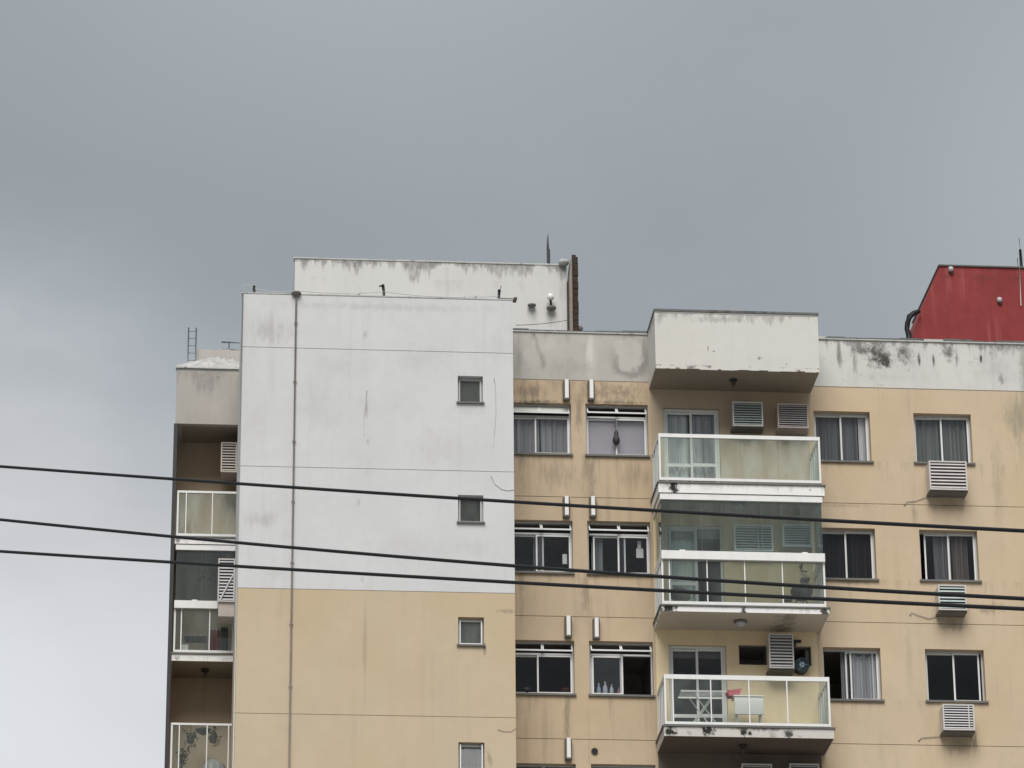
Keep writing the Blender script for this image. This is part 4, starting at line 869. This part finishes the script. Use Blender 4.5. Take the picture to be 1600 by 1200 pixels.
# covered grill at the right of the middle balcony
p = at(1253, 920, 79.3); zf1 = 28.29
r_ = thing('covered_grill', (p.x, 79.35, zf1), 'dark barbecue grill behind the right end of the middle balcony glass', 'grill')
B().lathe((p.x, 79.35, zf1+.55), [(.12, -.16), (.22, -.06), (.25, .02), (.25, .05), (.20, .14), (.08, .19)], 18).build('bowl', m_darkmetal, r_)
for k in range(3): an = k*2.09+.5; B().tube([(p.x+.12*math.cos(an), 79.35+.12*math.sin(an), zf1+.42), (p.x+.24*math.cos(an), 79.35+.24*math.sin(an), zf1+.001)], .014, 6).build('leg', m_darkmetal, r_)
B().box(p.x-.40, p.x-.23, 79.25, 79.45, zf1+.36, zf1+.38).build('side_shelf', m_steel, r_)
p = at(1255, 890, Y0-.06)
r_ = thing('wall_tap', (p.x, Y0, p.z), 'dark wall tap with a bent spout above the grill', 'tap')
B().tube([(p.x-.03, Y0-.05, p.z+.14), (p.x-.05, Y0-.06, p.z+.03), (p.x-.02, Y0-.08, p.z-.05), (p.x+.08, Y0-.10, p.z-.06)], .02, 7).build('spout', m_rust, r_); B().box(p.x-.08, p.x+.0, Y0-.045, Y0-.001, p.z+.08, p.z+.12).build('wall_plate', m_steel, r_)
p = at(1258, 905, Y0-.15); tag(B().box(p.x-.09, p.x+.10, Y0-.22, Y0-.003, p.z-.02, p.z+.02).build('wall_shelf', m_darkmetal), 'small dark shelf on the wall below the tap', 'shelf')
p = at(1063, 928, 79.5)
r_ = thing('balcony_chair', (p.x, 79.4, zf1), 'dark rounded chair behind the left end of the middle balcony glass', 'chair')
B().lathe((p.x, 79.4, zf1+.36), [(.18, 0), (.22, .04), (.20, .07)], 16).build('seat', m_darkmetal, r_)
bk = B()
for k in range(9):
    an = math.pi*(.15+.7*k/8); 
    if k: bk.quad(pr[0], (p.x+.22*math.cos(an), 79.4+.22*math.sin(an), zf1+.40), (p.x+.25*math.cos(an), 79.4+.25*math.sin(an), zf1+.40+.34*math.sin(an)), pr[1])
    pr = ((p.x+.22*math.cos(an), 79.4+.22*math.sin(an), zf1+.40), (p.x+.25*math.cos(an), 79.4+.25*math.sin(an), zf1+.40+.34*math.sin(an)))
bk.build('backrest', m_darkmetal, r_)
for k in range(4): an = math.pi*(.25+.5*k); B().tube([(p.x+.13*math.cos(an), 79.4+.13*math.sin(an), zf1+.36), (p.x+.18*math.cos(an), 79.4+.18*math.sin(an), zf1+.001)], .014, 6).build('leg', m_darkmetal, r_)
# left balconies: table, red cloth, plants
zl1 = 28.37
p = at(301, 1000, YL+.5)
r_ = thing('garden_table', (p.x, YL+.55, zl1), 'grey green folding table on the middle left balcony', 'table')
B().box(p.x-.20, p.x+.32, YL+.3, YL+.8, zl1+.50, zl1+.53).build('tabletop', c_green, r_)
for dx in (-.17, .28):
    for dy in (.33, .76): B().tube([(p.x+dx, YL+dy, zl1), (p.x+dx, YL+dy, zl1+.5)], .016, 6).build('leg', m_steel, r_)
p = at(334, 1000, YL+.5)
o = curtain('dark red cloth hanging over a line on the middle left balcony', p.x-.10, p.x+.14, zl1+.02, zl1+.72, YL+.45, c_red, 2, .05, .04, name='red_cloth'); o['category'] = 'cloth'; o['group'] = 'cloths on the left balcony'
o = curtain('black cloth hanging beside the red one on the middle left balcony', p.x+.15, p.x+.32, zl1+.02, zl1+.80, YL+.5, c_dark, 2, .04, .04, name='black_cloth'); o['category'] = 'cloth'; o['group'] = 'cloths on the left balcony'
p = at(271+15, 1005, YL+.3); tag(B().box(p.x-.06, p.x+.12, YL+.2, YL+.45, zl1+.001, zl1+.26).build('white_crate', m_white_plastic), 'white crate on the floor of the middle left balcony', 'crate')
m_leaf = simple('leaf_dark', (.035, .06, .03), .6, 0, .4, 20); m_pot = simple('clay_pot', (.12, .10, .09), .8)
def leaf(b, p, d, ln, w):
    d = d.normalized(); s = d.cross(Vector((0, 0, 1))); s = s.normalized() if s.length > .01 else Vector((1, 0, 0)); n = s.cross(d)
    a = p; m1 = p+d*ln*.5+s*w+n*w*.3; m2 = p+d*ln*.5-s*w+n*w*.3; e = p+d*ln-n*w*.4; b.quad(a, m1, e, m2)
def plant(x, y, z, label, hgt, n, hang=False):
    r_ = thing('potted_plant', (x, y, z), label, 'plant', 'plants on the lowest left balcony')
    B().lathe((x, y, z), [(.06, 0), (.075, .02), (.09, .14), (.095, .15), (.08, .151)], 12).build('pot', m_pot, r_)
    st = B(); lf = B()
    for k in range(n):
        an = random.uniform(0, 6.28); sp = random.uniform(.04, .17); h_ = hgt*random.uniform(.5, 1)
        tip = Vector((x+sp*math.cos(an), y+sp*math.sin(an), z+.15+(h_ if not hang else random.uniform(-.35, .15)))); base = Vector((x, y, z+.14)); midp = base.lerp(tip, .5)+Vector((0, 0, .06))
        st.tube([base, midp, tip], .004, 4)
        for q in range(6):
            f_ = .3+.7*q/5; c = base.lerp(tip, f_)+Vector((0, 0, .05*math.sin(f_*3))); leaf(lf, c, Vector((random.uniform(-1, 1), random.uniform(-1, 1), random.uniform(-.4, .7))), random.uniform(.06, .12), random.uniform(.015, .03))
    st.build('stem', m_leaf, r_); o = lf.build('foliage', m_leaf, r_); o['kind'] = 'stuff'
zl2 = 25.57
plant(at(284, 1180, YL+.35).x, YL+.35, zl2, 'bushy dark green plant at the left of the lowest left balcony', .5, 16)
plant(at(298, 1150, YL+.3).x, YL+.3, 26.35, 'hanging plant pot left of the centre post of the lowest left balcony', .18, 10, True)
plant(at(333, 1150, YL+.3).x, YL+.3, 26.36, 'hanging plant pot right of the centre post of the lowest left balcony', .18, 12, True)
p = at(334, 1185, YL+.4)
sh_ = tag(B().lathe((p.x, YL+.45, zl2), [(.22, 0), (.28, .08), (.27, .22), (.20, .34), (.08, .42)], 14).build('white_bundle', c_white), 'white cloth bundle on the floor of the lowest left balcony', 'bundle')
for v in sh_.data.vertices: v.co += Vector((random.uniform(-.03, .03), random.uniform(-.03, .03), random.uniform(-.03, .03)))
tag(B().lathe((at(318, 1127, YL+.6).x, YL+.6, 26.72), [(.02, -.10), (.15, -.02), (.19, .03), (.10, .06), (.03, .08)], 12).build('hanging_basket', m_darkmetal), 'dark shallow basket behind the handrail of the lowest left balcony', 'basket')
# hangers for the two pots and the basket are hooks on the rail
for px, z in ((298, 26.5), (333, 26.5)):
    x = at(px, 1150, YL+.3).x; tag(B().tube([(x, YL+.3, 26.5), (x, YL+.2, 26.72), (x, YL+.10, 26.75), (x, YL+.075, 26.70)], .006, 5).build('pot_hook', m_darkmetal), 'thin hook over the handrail holding the plant pot '+('left' if px < 310 else 'right')+' of the centre post', 'hook', 'hooks holding the plant pots')

# ------------------------------------------------------------------ overhead cables, between the camera and the building
CB = [([(0, 729.5), (272, 747.5), (440, 760.3), (803, 784.2), (1260, 812.2), (1600, 829)], 'topmost black overhead cable crossing the whole view'),
      ([(0, 811.8), (272, 838.5), (440, 854.5), (803, 884.4), (1260, 915.4), (1600, 935.8)], 'middle black overhead cable, just above the lowest one'),
      ([(0, 861.8), (272, 878), (440, 889), (803, 910.6), (1260, 934.4), (1600, 951.5)], 'lowest black overhead cable crossing the whole view')]
import numpy as np
for k, (pp, lab) in enumerate(CB):
    xs = np.array([a for a, b in pp]); ys = np.array([b for a, b in pp]); co = np.polyfit(xs, ys, 2)
    e0, e1 = at(0, np.polyval(co, 0), 29-k*.4), at(1600, np.polyval(co, 1600), 20.5-k*.3); pts = []
    for px in np.linspace(-700, 2300, 61):
        # the cable runs straight in plan from e0 to e1; find where this column of the view meets it
        py = float(np.polyval(co, px)); d = (fw*FPX+rt*(float(px)-800)-up*(py-600)); ex, ey = e1.x-e0.x, e1.y-e0.y
        t = (e0.x*ey-e0.y*ex)/(d.x*ey-d.y*ex); pts.append(CAM+d*t)
    tag(B().tube(pts, .0118, 8).build('overhead_cable', m_black), lab, 'cable', 'overhead cables')
